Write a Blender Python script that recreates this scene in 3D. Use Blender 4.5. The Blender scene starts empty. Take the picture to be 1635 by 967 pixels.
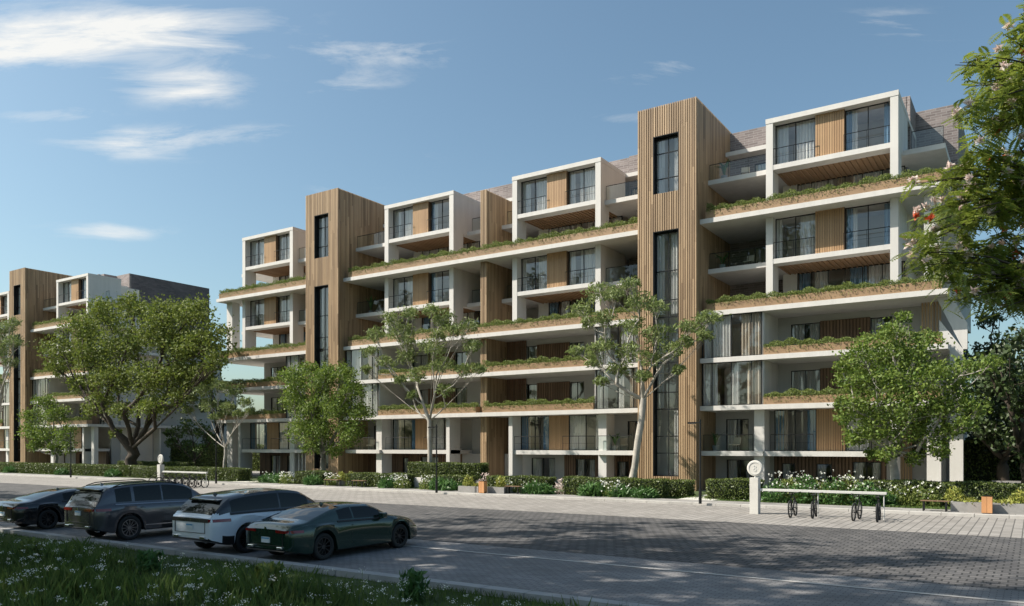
import bpy, math, random
import numpy as np
from mathutils import Vector
R = math.radians
PI = math.pi
C = bpy.context.scene.collection
rnd = random.Random(7)
rng = np.random.default_rng(7)
scene = bpy.context.scene

# ---------------------------------------------------------------- camera, sky, sun, exposure
YAW = math.atan2(832.5, 1257.0)
FX = 1257.0
CO, SI = math.cos(YAW), math.sin(YAW)
EYE = 2.9
cam = bpy.data.cameras.new('camera')
cam.sensor_width = 36.0
cam.lens = FX / 1635.0 * 36.0
cam.shift_y = (712 - 483.5) / 1635.0
cam.clip_start = 0.1
cam.clip_end = 4000
camo = bpy.data.objects.new('camera', cam)
C.objects.link(camo)
camo.location = (0, 0, EYE)
camo.rotation_euler = (R(90), 0, YAW)
scene.camera = camo

SUNV = Vector((-0.80, -0.53, 1.0)).normalized()
SUN_EL = math.asin(SUNV.z)
SUN_ROT = math.atan2(SUNV.x, SUNV.y) % (2 * PI)
w = bpy.data.worlds.new('World')
scene.world = w
w.use_nodes = True
nt = w.node_tree
nt.nodes.clear()
N = nt.nodes.new
L = nt.links.new


def wmath(op, a, b=None, c=None):
    n = N('ShaderNodeMath'); n.operation = op
    for i, v in enumerate((a, b, c)):
        if v is None: continue
        if isinstance(v, (int, float)): n.inputs[i].default_value = v
        else: L(v, n.inputs[i])
    return n.outputs[0]


sky = N('ShaderNodeTexSky')
sky.sky_type = 'NISHITA'
sky.sun_disc = False
sky.sun_elevation = SUN_EL
sky.sun_rotation = SUN_ROT
sky.altitude = 0
sky.air_density = 1.0
sky.dust_density = 2.2
sky.ozone_density = 0.55
tc = N('ShaderNodeTexCoord')
# clouds: far-off veils placed by world direction (azimuth plane facing the street)
dr = N('ShaderNodeVectorMath'); dr.operation = 'DOT_PRODUCT'; L(tc.outputs['Generated'], dr.inputs[0]); dr.inputs[1].default_value = (CO, SI, 0)
df = N('ShaderNodeVectorMath'); df.operation = 'DOT_PRODUCT'; L(tc.outputs['Generated'], df.inputs[0]); df.inputs[1].default_value = (-SI, CO, 0)
sx = N('ShaderNodeSeparateXYZ'); L(tc.outputs['Generated'], sx.inputs[0])
fwd = wmath('MAXIMUM', df.outputs['Value'], 0.05)
U = wmath('DIVIDE', dr.outputs['Value'], fwd)
V = wmath('DIVIDE', sx.outputs[2], fwd)
uv = N('ShaderNodeCombineXYZ'); L(U, uv.inputs[0]); L(V, uv.inputs[1])
mp = N('ShaderNodeMapping'); L(uv.outputs[0], mp.inputs[0]); mp.inputs['Scale'].default_value = (3.0, 14, 1); mp.inputs['Rotation'].default_value = (0, 0, R(-4))
n1 = N('ShaderNodeTexNoise'); L(mp.outputs[0], n1.inputs[0]); n1.inputs['Scale'].default_value = 1.6; n1.inputs['Detail'].default_value = 11; n1.inputs['Roughness'].default_value = 0.66; n1.inputs['Distortion'].default_value = 0.5
mp2 = N('ShaderNodeMapping'); L(uv.outputs[0], mp2.inputs[0]); mp2.inputs['Scale'].default_value = (2, 5, 1)
n2 = N('ShaderNodeTexNoise'); L(mp2.outputs[0], n2.inputs[0]); n2.inputs['Scale'].default_value = 2.2; n2.inputs['Detail'].default_value = 4
wob = N('ShaderNodeVectorMath'); wob.operation = 'MULTIPLY_ADD'
L(n2.outputs['Color'], wob.inputs[0]); wob.inputs[1].default_value = (0.10, 0.035, 0); L(uv.outputs[0], wob.inputs[2])
CL = [(110, 50, 380, 80, 0.72), (40, 85, 230, 60, 0.5), (330, 50, 240, 70, 0.45), (290, 133, 160, 46, 0.85), (85, 181, 140, 20, 0.65),
      (215, 228, 180, 36, 0.85), (380, 210, 150, 24, 0.5), (170, 362, 140, 20, 0.8), (610, 86, 180, 42, 0.65), (560, 134, 150, 26, 0.55),
      (1440, 34, 130, 40, 0.45), (600, 250, 130, 24, 0.5), (1060, 118, 150, 28, 0.55), (1000, 182, 110, 20, 0.4), (450, 300, 200, 24, 0.32)]
tot = None
for (cx, cy, rx, ry, s) in CL:
    sb = N('ShaderNodeVectorMath'); sb.operation = 'SUBTRACT'; L(wob.outputs[0], sb.inputs[0])
    sb.inputs[1].default_value = ((cx - 817.5) / FX + 0.05, (712 - cy) / FX + 0.0175, 0)
    ml = N('ShaderNodeVectorMath'); ml.operation = 'MULTIPLY'; L(sb.outputs[0], ml.inputs[0]); ml.inputs[1].default_value = (FX / rx, FX / ry, 0)
    ln = N('ShaderNodeVectorMath'); ln.operation = 'LENGTH'; L(ml.outputs[0], ln.inputs[0])
    mr = N('ShaderNodeMapRange'); mr.interpolation_type = 'SMOOTHSTEP'; L(ln.outputs['Value'], mr.inputs[0])
    mr.inputs[1].default_value = 1.15; mr.inputs[2].default_value = 0.1; mr.inputs[3].default_value = 0; mr.inputs[4].default_value = s
    tot = mr.outputs[0] if tot is None else wmath('ADD', tot, mr.outputs[0])
nz_ = wmath('MULTIPLY_ADD', n1.outputs[0], 3.3, -1.98)
tot = wmath('MINIMUM', tot, 1.25)
cm = wmath('MULTIPLY_ADD', tot, 1.0, nz_)
cm = wmath('MAXIMUM', cm, 0.0)
cm = wmath('MULTIPLY', cm, wmath('MINIMUM', wmath('MULTIPLY', tot, 1.1), 1.0))
cm = wmath('MINIMUM', cm, 0.93)
front = N('ShaderNodeMapRange'); L(df.outputs['Value'], front.inputs[0]); front.inputs[1].default_value = 0.06; front.inputs[2].default_value = 0.2
cm = wmath('MULTIPLY', cm, front.outputs[0])
cm = wmath('MINIMUM', cm, 1.0)
tint = N('ShaderNodeMixRGB'); tint.blend_type = 'MULTIPLY'; tint.inputs[0].default_value = 1; L(sky.outputs[0], tint.inputs[1]); tint.inputs[2].default_value = (0.94, 1.10, 1.06, 1)
cmix = N('ShaderNodeMixRGB'); L(cm, cmix.inputs[0]); L(tint.outputs[0], cmix.inputs[1]); cmix.inputs[2].default_value = (6.9, 6.85, 6.6, 1)
bg = N('ShaderNodeBackground'); bg.inputs[1].default_value = 0.088
L(cmix.outputs[0], bg.inputs[0])
wo = N('ShaderNodeOutputWorld'); L(bg.outputs[0], wo.inputs[0])

sd = bpy.data.lights.new('sun', 'SUN'); sd.energy = 5.0; sd.angle = R(0.5); sd.color = (1.0, 0.93, 0.82)
so = bpy.data.objects.new('sun', sd); C.objects.link(so)
so.rotation_euler = SUNV.to_track_quat('Z', 'Y').to_euler()
so.location = (-60, -40, 80)
vs = scene.view_settings
vs.view_transform = 'Standard'; vs.look = 'None'; vs.gamma = 1; vs.use_curve_mapping = False
vs.exposure = 0.68


# ---------------------------------------------------------------- measuring helpers (survey of the place)
def ray(px, py):
    r = (px - 817.5) / FX
    return Vector((r * CO - SI, r * SI + CO, (712 - py) / FX))


def onY(px, py, Y, t=0.0):
    d = ray(px, py); s = Y / d.y + t
    return Vector((s * d.x, s * d.y, EYE + s * d.z))


# ---------------------------------------------------------------- tagging
def tag(o, label=None, cat=None, group=None, kind=None):
    if label: o['label'] = label
    if cat: o['category'] = cat
    if group: o['group'] = group
    if kind: o['kind'] = kind
    return o


def empty(name, loc, rz=0, label=None, cat=None, group=None):
    o = bpy.data.objects.new(name, None); o.empty_display_size = 0.3
    C.objects.link(o); o.location = loc; o.rotation_euler = (0, 0, rz)
    return tag(o, label, cat, group)


def copy_tree(o, parent=None):
    c = o.copy(); C.objects.link(c)
    if parent is not None: c.parent = parent
    for ch in list(o.children): copy_tree(ch, c)
    return c


# ---------------------------------------------------------------- materials
def mat(name, col, rough=0.7, metal=0.0, var=0.0, vscale=0.6, island=0.0, bump=0.0, bscale=40, spec=0.5, coat=0.0, transl=0.0, hue=0.0, col2=None, rvar=0.0, streak=False):
    m = bpy.data.materials.new(name); m.use_nodes = True
    t = m.node_tree; n = t.nodes; lk = t.links.new
    p = n['Principled BSDF']
    p.inputs['Roughness'].default_value = rough
    p.inputs['Metallic'].default_value = metal
    p.inputs['Specular IOR Level'].default_value = spec
    p.inputs['Coat Weight'].default_value = coat
    base = n.new('ShaderNodeRGB'); base.outputs[0].default_value = (*col, 1)
    out = base.outputs[0]
    if col2:
        g = n.new('ShaderNodeNewGeometry'); mx = n.new('ShaderNodeMixRGB')
        lk(g.outputs['Random Per Island'], mx.inputs[0]); lk(out, mx.inputs[1]); mx.inputs[2].default_value = (*col2, 1)
        out = mx.outputs[0]
    if var or island or hue:
        hs = n.new('ShaderNodeHueSaturation'); lk(out, hs.inputs['Color'])
        val = None
        if var:
            g = n.new('ShaderNodeNewGeometry')
            nz = n.new('ShaderNodeTexNoise')
            sm = n.new('ShaderNodeMapping'); sm.inputs['Scale'].default_value = (2.2, 2.2, .35) if streak else (1, 1, 1); lk(g.outputs['Position'], sm.inputs[0]); lk(sm.outputs[0], nz.inputs['Vector'])
            nz.inputs['Scale'].default_value = vscale; nz.inputs['Detail'].default_value = 6; nz.inputs['Roughness'].default_value = 0.6
            mr = n.new('ShaderNodeMapRange'); lk(nz.outputs[0], mr.inputs[0]); mr.inputs[1].default_value = 0.3; mr.inputs[2].default_value = 0.7
            mr.inputs[3].default_value = 1 - var; mr.inputs[4].default_value = 1 + var
            val = mr.outputs[0]
            if rvar:
                m2 = n.new('ShaderNodeMapRange'); lk(nz.outputs[0], m2.inputs[0]); m2.inputs[1].default_value = 0.3; m2.inputs[2].default_value = 0.7
                m2.inputs[3].default_value = rough - rvar; m2.inputs[4].default_value = rough + rvar; lk(m2.outputs[0], p.inputs['Roughness'])
        if island or hue:
            g = n.new('ShaderNodeNewGeometry')
            if island:
                mr = n.new('ShaderNodeMapRange'); lk(g.outputs['Random Per Island'], mr.inputs[0])
                mr.inputs[3].default_value = 1 - island; mr.inputs[4].default_value = 1 + island
                if val is None: val = mr.outputs[0]
                else:
                    mm = n.new('ShaderNodeMath'); mm.operation = 'MULTIPLY'; lk(val, mm.inputs[0]); lk(mr.outputs[0], mm.inputs[1]); val = mm.outputs[0]
            if hue:
                wn = n.new('ShaderNodeTexWhiteNoise'); wn.noise_dimensions = '1D'; lk(g.outputs['Random Per Island'], wn.inputs['W'])
                mr = n.new('ShaderNodeMapRange'); lk(wn.outputs['Value'], mr.inputs[0]); mr.inputs[3].default_value = 0.5 - hue; mr.inputs[4].default_value = 0.5 + hue
                lk(mr.outputs[0], hs.inputs['Hue'])
        if val is not None: lk(val, hs.inputs['Value'])
        out = hs.outputs[0]
    lk(out, p.inputs['Base Color'])
    if bump:
        g = n.new('ShaderNodeNewGeometry')
        nz = n.new('ShaderNodeTexNoise'); lk(g.outputs['Position'], nz.inputs['Vector']); nz.inputs['Scale'].default_value = bscale; nz.inputs['Detail'].default_value = 4
        b = n.new('ShaderNodeBump'); b.inputs['Strength'].default_value = bump; b.inputs['Distance'].default_value = 0.02
        lk(nz.outputs[0], b.inputs['Height']); lk(b.outputs[0], p.inputs['Normal'])
    if transl:
        tr = n.new('ShaderNodeBsdfTranslucent'); lk(out, tr.inputs['Color'])
        mx = n.new('ShaderNodeMixShader'); mx.inputs[0].default_value = transl
        lk(p.outputs[0], mx.inputs[1]); lk(tr.outputs[0], mx.inputs[2]); lk(mx.outputs[0], n['Material Output'].inputs[0])
    return m


def glass_mat(name, tint=(0.94, 0.96, 0.97), ior=1.55):
    m = bpy.data.materials.new(name); m.use_nodes = True
    t = m.node_tree; n = t.nodes; lk = t.links.new
    n.remove(n['Principled BSDF'])
    # two-sided thin pane: Schlick reflectance from the angle to the pane's normal
    g = n.new('ShaderNodeNewGeometry'); dt = n.new('ShaderNodeVectorMath'); dt.operation = 'DOT_PRODUCT'; lk(g.outputs['Normal'], dt.inputs[0]); lk(g.outputs['Incoming'], dt.inputs[1])
    ab = n.new('ShaderNodeMath'); ab.operation = 'ABSOLUTE'; lk(dt.outputs['Value'], ab.inputs[0])
    om = n.new('ShaderNodeMath'); om.operation = 'SUBTRACT'; om.inputs[0].default_value = 1.0; lk(ab.outputs[0], om.inputs[1])
    pw = n.new('ShaderNodeMath'); pw.operation = 'POWER'; lk(om.outputs[0], pw.inputs[0]); pw.inputs[1].default_value = 4.6
    ad = n.new('ShaderNodeMath'); ad.operation = 'MULTIPLY_ADD'; lk(pw.outputs[0], ad.inputs[0]); ad.inputs[1].default_value = 0.9; ad.inputs[2].default_value = 0.10 if ior > 1.5 else 0.05
    tr = n.new('ShaderNodeBsdfTransparent'); tr.inputs[0].default_value = (*tint, 1)
    gl = n.new('ShaderNodeBsdfGlossy'); gl.inputs['Roughness'].default_value = 0.015; gl.inputs[0].default_value = (0.95, 0.97, 1, 1)
    mx = n.new('ShaderNodeMixShader'); lk(ad.outputs[0], mx.inputs[0]); lk(tr.outputs[0], mx.inputs[1]); lk(gl.outputs[0], mx.inputs[2])
    lk(mx.outputs[0], n['Material Output'].inputs[0])
    return m


def brick_mat(name, c1, c2, mortar, bw, bh, msize, offset=0.5, uv=True, rough=0.85, bump=0.4, rot=0.0, var=0.2, freq=2, bias=0.0):
    m = bpy.data.materials.new(name); m.use_nodes = True
    t = m.node_tree; n = t.nodes; lk = t.links.new; p = n['Principled BSDF']
    p.inputs['Roughness'].default_value = rough
    if uv:
        tcx = n.new('ShaderNodeTexCoord'); src = tcx.outputs['UV']
    else:
        tcx = n.new('ShaderNodeNewGeometry'); src = tcx.outputs['Position']
    mpn = n.new('ShaderNodeMapping'); lk(src, mpn.inputs[0]); mpn.inputs['Rotation'].default_value = (0, 0, rot)
    b = n.new('ShaderNodeTexBrick'); lk(mpn.outputs[0], b.inputs['Vector'])
    b.inputs['Color1'].default_value = (*c1, 1); b.inputs['Color2'].default_value = (*c2, 1); b.inputs['Mortar'].default_value = (*mortar, 1)
    b.inputs['Scale'].default_value = 1; b.inputs['Mortar Size'].default_value = msize; b.inputs['Mortar Smooth'].default_value = 0.2
    b.inputs['Brick Width'].default_value = bw; b.inputs['Row Height'].default_value = bh; b.inputs['Bias'].default_value = bias
    b.offset = offset; b.offset_frequency = freq
    g = n.new('ShaderNodeNewGeometry')
    nz = n.new('ShaderNodeTexNoise'); lk(g.outputs['Position'], nz.inputs['Vector']); nz.inputs['Scale'].default_value = 0.45; nz.inputs['Detail'].default_value = 8; nz.inputs['Roughness'].default_value = 0.65
    mr = n.new('ShaderNodeMapRange'); lk(nz.outputs[0], mr.inputs[0]); mr.inputs[1].default_value = 0.3; mr.inputs[2].default_value = 0.7; mr.inputs[3].default_value = 1 - var; mr.inputs[4].default_value = 1 + var
    hs = n.new('ShaderNodeHueSaturation'); lk(b.outputs['Color'], hs.inputs['Color']); lk(mr.outputs[0], hs.inputs['Value'])
    lk(hs.outputs[0], p.inputs['Base Color'])
    bp = n.new('ShaderNodeBump'); bp.inputs['Strength'].default_value = bump; bp.inputs['Distance'].default_value = 0.01; bp.invert = True
    lk(b.outputs['Fac'], bp.inputs['Height']); lk(bp.outputs[0], p.inputs['Normal'])
    return m


M = dict(
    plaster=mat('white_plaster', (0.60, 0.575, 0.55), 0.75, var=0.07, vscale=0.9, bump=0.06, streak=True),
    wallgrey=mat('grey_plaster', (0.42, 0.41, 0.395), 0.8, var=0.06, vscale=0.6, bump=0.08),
    interior=mat('interior_wall', (0.70, 0.64, 0.57), 0.9, var=0.1, vscale=0.3),
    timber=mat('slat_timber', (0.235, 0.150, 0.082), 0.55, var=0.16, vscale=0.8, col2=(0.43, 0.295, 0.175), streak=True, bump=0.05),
    darktimber=mat('slat_backing', (0.10, 0.062, 0.036), 0.7),
    panel=mat('panel_timber', (0.34, 0.20, 0.10), 0.5, var=0.08, col2=(0.42, 0.26, 0.135)),
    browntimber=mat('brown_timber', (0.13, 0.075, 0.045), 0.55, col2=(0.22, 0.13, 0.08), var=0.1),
    soffit=mat('soffit_timber', (0.27, 0.165, 0.09), 0.6, col2=(0.36, 0.225, 0.125)),
    planter=mat('planter_timber', (0.30, 0.19, 0.105), 0.6, var=0.10, vscale=1.1),
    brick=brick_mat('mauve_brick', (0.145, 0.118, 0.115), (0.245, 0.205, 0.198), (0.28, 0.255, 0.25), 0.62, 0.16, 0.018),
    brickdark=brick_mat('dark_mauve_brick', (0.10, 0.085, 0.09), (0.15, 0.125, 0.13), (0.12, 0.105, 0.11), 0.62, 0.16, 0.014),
    glass=glass_mat('window_glass'),
    railglass=glass_mat('railing_glass', (0.80, 0.88, 0.87), 1.35),
    metal=mat('dark_metal', (0.025, 0.026, 0.028), 0.4, metal=0.6),
    steel=mat('pale_steel', (0.62, 0.61, 0.58), 0.45, metal=0.1, var=0.06, vscale=3),
    curtw=mat('white_curtain', (0.88, 0.86, 0.83), 0.9, transl=0.35, col2=(0.70, 0.68, 0.64)),
    curtb=mat('beige_curtain', (0.52, 0.44, 0.35), 0.9, transl=0.15),
    curtbl=mat('blue_curtain', (0.14, 0.25, 0.36), 0.9, transl=0.15),
    lightwood=mat('light_wood', (0.5, 0.34, 0.2), 0.6),
    dkroad=brick_mat('dark_pavers', (0.060, 0.058, 0.060), (0.105, 0.100, 0.099), (0.018, 0.018, 0.018), 0.30, 0.30, 0.022, offset=0.5, uv=False, var=0.25, bump=0.5),
    ltpave=brick_mat('pale_pavers', (0.215, 0.20, 0.185), (0.275, 0.257, 0.24), (0.085, 0.08, 0.075), 0.62, 0.30, 0.02, offset=0.5, uv=False, var=0.12, bump=0.3, rot=R(90)),
    stall=brick_mat('parking_pavers', (0.165, 0.16, 0.165), (0.215, 0.21, 0.21), (0.08, 0.08, 0.08), 0.24, 0.12, 0.010, uv=False, var=0.3, bump=0.3),
    walk=brick_mat('sidewalk_slabs', (0.22, 0.21, 0.20), (0.26, 0.25, 0.24), (0.12, 0.12, 0.11), 0.6, 0.6, 0.012, uv=False, var=0.15),
    kerb=mat('kerb_stone', (0.42, 0.40, 0.375), 0.8, var=0.14, vscale=1.6, bump=0.1, island=0.06),
    kerbd=mat('grey_kerb_stone', (0.30, 0.30, 0.30), 0.8, var=0.14, vscale=1.6, bump=0.1, island=0.08),
    soil=mat('lawn_soil', (0.050, 0.075, 0.020), 0.95, var=0.35, vscale=0.8, bump=0.4, bscale=12),
    grass=mat('grass_blades', (0.060, 0.110, 0.020), 0.7, transl=0.35, col2=(0.125, 0.180, 0.036), var=0.3, vscale=0.6),
    hedge=mat('hedge_leaf', (0.070, 0.105, 0.022), 0.45, transl=0.25, col2=(0.150, 0.185, 0.045), hue=0.008),
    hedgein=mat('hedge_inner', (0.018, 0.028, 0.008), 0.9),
    plantleaf=mat('planter_leaf', (0.110, 0.160, 0.035), 0.65, transl=0.35, col2=(0.23, 0.27, 0.07), hue=0.008),
    yel=mat('yellow_leaf', (0.36, 0.34, 0.07), 0.6, transl=0.25, col2=(0.24, 0.29, 0.06)),
    tuft=mat('tuft_leaf', (0.05, 0.13, 0.03), 0.5, transl=0.25, col2=(0.10, 0.19, 0.05)),
    maple=mat('maple_leaf', (0.080, 0.140, 0.020), 0.65, transl=0.35, col2=(0.185, 0.245, 0.040), hue=0.01, var=0.2, vscale=0.5),
    mapledk=mat('dark_maple_leaf', (0.045, 0.085, 0.018), 0.5, transl=0.25, col2=(0.085, 0.135, 0.028), hue=0.01, var=0.2, vscale=0.5),
    oak=mat('oak_leaf', (0.100, 0.140, 0.022), 0.7, transl=0.35, col2=(0.185, 0.22, 0.042), hue=0.01, var=0.2, vscale=0.4),
    euc=mat('eucalypt_leaf', (0.120, 0.170, 0.050), 0.65, transl=0.35, col2=(0.220, 0.265, 0.085), hue=0.01, var=0.2, vscale=0.5),
    darkleaf=mat('evergreen_leaf', (0.028, 0.050, 0.014), 0.5, transl=0.15, col2=(0.055, 0.085, 0.022), var=0.3),
    silk=mat('silk_leaf', (0.150, 0.205, 0.030), 0.55, transl=0.5, col2=(0.250, 0.290, 0.055), hue=0.01),
    bark=mat('dark_bark', (0.055, 0.042, 0.03), 0.9, var=0.3, vscale=3, bump=0.6, bscale=12),
    barkpale=mat('pale_bark', (0.36, 0.33, 0.29), 0.8, var=0.3, vscale=2, bump=0.3, bscale=10),
    barkgrey=mat('grey_bark', (0.20, 0.18, 0.155), 0.85, var=0.3, vscale=2.5, bump=0.4, bscale=12),
    petal=mat('white_petal', (0.80, 0.80, 0.74), 0.7, transl=0.3),
    pink=mat('pink_petal', (0.74, 0.55, 0.52), 0.7, transl=0.35, col2=(0.82, 0.74, 0.68)),
    orange=mat('orange_petal', (0.62, 0.12, 0.045), 0.6, transl=0.3),
    conc=mat('pale_concrete', (0.56, 0.54, 0.50), 0.8, var=0.08, vscale=2, bump=0.1),
    potgrey=mat('grey_concrete', (0.27, 0.26, 0.25), 0.8, var=0.12, vscale=3, bump=0.1),
    rust=mat('orange_wood', (0.42, 0.19, 0.075), 0.6, col2=(0.50, 0.25, 0.11), var=0.1),
    rubber=mat('tyre_rubber', (0.012, 0.012, 0.012), 0.75),
    chrome=mat('bright_chrome', (0.75, 0.75, 0.76), 0.12, metal=1.0),
    rimdark=mat('dark_alloy', (0.09, 0.09, 0.095), 0.3, metal=0.9),
    rimbright=mat('bright_alloy', (0.32, 0.32, 0.33), 0.28, metal=0.9),
    blackpl=mat('black_plastic', (0.012, 0.012, 0.013), 0.5),
    carglass=mat('tinted_glass', (0.006, 0.008, 0.007), 0.04, spec=0.35),
    tail=mat('tail_lens', (0.20, 0.006, 0.008), 0.12, coat=1.0),
    plate=mat('number_plate_white', (0.62, 0.66, 0.68), 0.4),
    platebl=mat('number_plate_blue', (0.10, 0.30, 0.50), 0.4),
    white=mat('white_paint', (0.8, 0.8, 0.8), 0.5),
)


# ---------------------------------------------------------------- mesh helpers
class MB:
    def __init__(s):
        s.v = []; s.f = []; s.m = []

    def quad(s, a, b, c, d, m=0):
        i = len(s.v); s.v += [a, b, c, d]; s.f.append((i, i + 1, i + 2, i + 3)); s.m.append(m)

    def box(s, x0, x1, y0, y1, z0, z1, m=0):
        if x0 > x1: x0, x1 = x1, x0
        if y0 > y1: y0, y1 = y1, y0
        i = len(s.v)
        s.v += [(x0, y0, z0), (x1, y0, z0), (x1, y1, z0), (x0, y1, z0), (x0, y0, z1), (x1, y0, z1), (x1, y1, z1), (x0, y1, z1)]
        for q in ((0, 3, 2, 1), (4, 5, 6, 7), (0, 1, 5, 4), (1, 2, 6, 5), (2, 3, 7, 6), (3, 0, 4, 7)):
            s.f.append(tuple(i + k for k in q)); s.m.append(m)
        return s

    def prism(s, pts, axis, a, b, m=0):
        """pts: polygon in the two other axes, extruded along axis from a to b"""
        n = len(pts); i = len(s.v)
        for c in (a, b):
            for (p, q) in pts:
                s.v.append({'x': (c, p, q), 'y': (p, c, q), 'z': (p, q, c)}[axis])
        s.f.append(tuple(i + k for k in range(n))); s.m.append(m)
        s.f.append(tuple(i + n + k for k in reversed(range(n)))); s.m.append(m)
        for k in range(n):
            k2 = (k + 1) % n
            s.f.append((i + k, i + n + k, i + n + k2, i + k2)); s.m.append(m)
        return s

    def tube(s, pts, rad, n=7, m=0, cap=True):
        pts = [Vector(p) for p in pts]
        if not hasattr(rad, '__len__'): rad = [rad] * len(pts)
        i0 = len(s.v)
        up = Vector((0.13, 0.27, 0.95))
        for k, p in enumerate(pts):
            t = (pts[min(k + 1, len(pts) - 1)] - pts[max(k - 1, 0)])
            if t.length < 1e-9: t = Vector((0, 0, 1))
            t.normalize()
            a = t.cross(up)
            if a.length < 0.05: a = t.cross(Vector((1, 0, 0)))
            a.normalize(); b = t.cross(a)
            for j in range(n):
                q = p + rad[k] * (math.cos(2 * PI * j / n) * a + math.sin(2 * PI * j / n) * b)
                s.v.append(tuple(q))
        for k in range(len(pts) - 1):
            for j in range(n):
                j2 = (j + 1) % n
                s.f.append((i0 + k * n + j, i0 + k * n + j2, i0 + (k + 1) * n + j2, i0 + (k + 1) * n + j)); s.m.append(m)
        if cap:
            s.f.append(tuple(i0 + j for j in reversed(range(n)))); s.m.append(m)
            e = i0 + (len(pts) - 1) * n
            s.f.append(tuple(e + j for j in range(n))); s.m.append(m)
        return s

    def lathe(s, prof, n=24, m=0, axis='z', c=(0, 0, 0)):
        """prof list of (r, h) revolved about axis through c"""
        i0 = len(s.v)
        for (r, h) in prof:
            for j in range(n):
                a = 2 * PI * j / n; p, q = r * math.cos(a), r * math.sin(a)
                v = {'z': (p, q, h), 'y': (p, h, q), 'x': (h, p, q)}[axis]
                s.v.append((v[0] + c[0], v[1] + c[1], v[2] + c[2]))
        for k in range(len(prof) - 1):
            for j in range(n):
                j2 = (j + 1) % n
                s.f.append((i0 + k * n + j, i0 + k * n + j2, i0 + (k + 1) * n + j2, i0 + (k + 1) * n + j)); s.m.append(m)
        return s

    def build(s, name, mats, parent=None, off=(0, 0, 0), smooth=False, bevel=0):
        if not s.v: return parent
        me = bpy.data.meshes.new(name)
        v = np.array(s.v, dtype=np.float64) - np.array(off)
        me.from_pydata([tuple(p) for p in v], [], s.f)
        if not isinstance(mats, (list, tuple)): mats = [mats]
        for mm in mats: me.materials.append(mm)
        me.polygons.foreach_set('material_index', s.m)
        # uv in metres, projected along each face's main axis
        uvl = me.uv_layers.new(name='UVMap')
        nl = len(me.loops)
        co = np.array(s.v)
        li = np.empty(nl, dtype=np.int32); me.loops.foreach_get('vertex_index', li)
        nr = np.empty(len(me.polygons) * 3); me.polygons.foreach_get('normal', nr); nr = np.abs(nr.reshape(-1, 3))
        lt = np.empty(len(me.polygons), dtype=np.int32); me.polygons.foreach_get('loop_total', lt)
        ax = np.repeat(nr.argmax(1), lt); P = co[li]
        uu = np.where(ax == 0, P[:, 1], P[:, 0]); vv = np.where(ax == 2, P[:, 1], P[:, 2])
        uvl.data.foreach_set('uv', np.stack([uu, vv], 1).ravel())
        if smooth: me.polygons.foreach_set('use_smooth', [True] * len(me.polygons))
        me.update()
        o = bpy.data.objects.new(name, me); C.objects.link(o)
        if parent is not None: o.parent = parent
        if bevel:
            b = o.modifiers.new('b', 'BEVEL'); b.width = bevel; b.segments = 2; b.limit_method = 'ANGLE'
        return o


def np_mesh(name, verts, quads, mats, midx=None, parent=None, smooth=False):
    me = bpy.data.meshes.new(name)
    nv, nf = len(verts), len(quads)
    me.vertices.add(nv); me.vertices.foreach_set('co', np.ascontiguousarray(verts, dtype=np.float32).ravel())
    me.loops.add(nf * 4); me.loops.foreach_set('vertex_index', np.ascontiguousarray(quads, dtype=np.int32).ravel())
    me.polygons.add(nf); me.polygons.foreach_set('loop_start', np.arange(0, nf * 4, 4, dtype=np.int32))
    try: me.polygons.foreach_set('loop_total', np.full(nf, 4, dtype=np.int32))
    except Exception: pass
    if not isinstance(mats, (list, tuple)): mats = [mats]
    for mm in mats: me.materials.append(mm)
    if midx is not None: me.polygons.foreach_set('material_index', np.ascontiguousarray(midx, dtype=np.int32))
    me.update(calc_edges=True); me.validate()
    o = bpy.data.objects.new(name, me); C.objects.link(o)
    if parent is not None: o.parent = parent
    return o


def unitv(v):
    return v / np.maximum(np.linalg.norm(v, axis=1, keepdims=True), 1e-9)


def leaves(P, size, aspect=1.6, up=0.0, g=rng, outdir=None, droop=0.0, jit=0.35):
    """rhombic leaf cards at points P: returns verts, quads"""
    n = len(P)
    d = g.normal(size=(n, 3))
    if outdir is not None: d = d + outdir
    d[:, 2] += up - droop
    d = unitv(d)
    b = unitv(np.cross(d, g.normal(size=(n, 3))))
    s = size * (1 + jit * g.uniform(-1, 1, size=(n, 1)))
    a = d * s * 0.5 * aspect ** 0.5; c = b * s * 0.5 / aspect ** 0.5
    V = np.stack([P - a, P + c - a * 0.1, P + a, P - c - a * 0.1], 1).reshape(-1, 3)
    Q = np.arange(n * 4).reshape(n, 4)
    return V, Q


def cat_mesh(parts):
    """parts: list of (verts, quads, matindex)"""
    Vs, Qs, Ms, o = [], [], [], 0
    for (V, Q, m) in parts:
        Vs.append(V); Qs.append(Q + o); Ms.append(np.full(len(Q), m)); o += len(V)
    return np.concatenate(Vs), np.concatenate(Qs), np.concatenate(Ms)


def box_np(x0, x1, y0, y1, z0, z1):
    V = np.array([(x0, y0, z0), (x1, y0, z0), (x1, y1, z0), (x0, y1, z0), (x0, y0, z1), (x1, y0, z1), (x1, y1, z1), (x0, y1, z1)], float)
    Q = np.array([(0, 3, 2, 1), (4, 5, 6, 7), (0, 1, 5, 4), (1, 2, 6, 5), (2, 3, 7, 6), (3, 0, 4, 7)])
    return V, Q


# ---------------------------------------------------------------- the ground
def sheet(name, x0, x1, y0, y1, z, m, zb=None):
    mb = MB()
    if zb is None: mb.quad((x0, y0, z), (x1, y0, z), (x1, y1, z), (x0, y1, z))
    else: mb.box(x0, x1, y0, y1, zb, z)
    return tag(mb.build(name, m), kind='structure')


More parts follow.
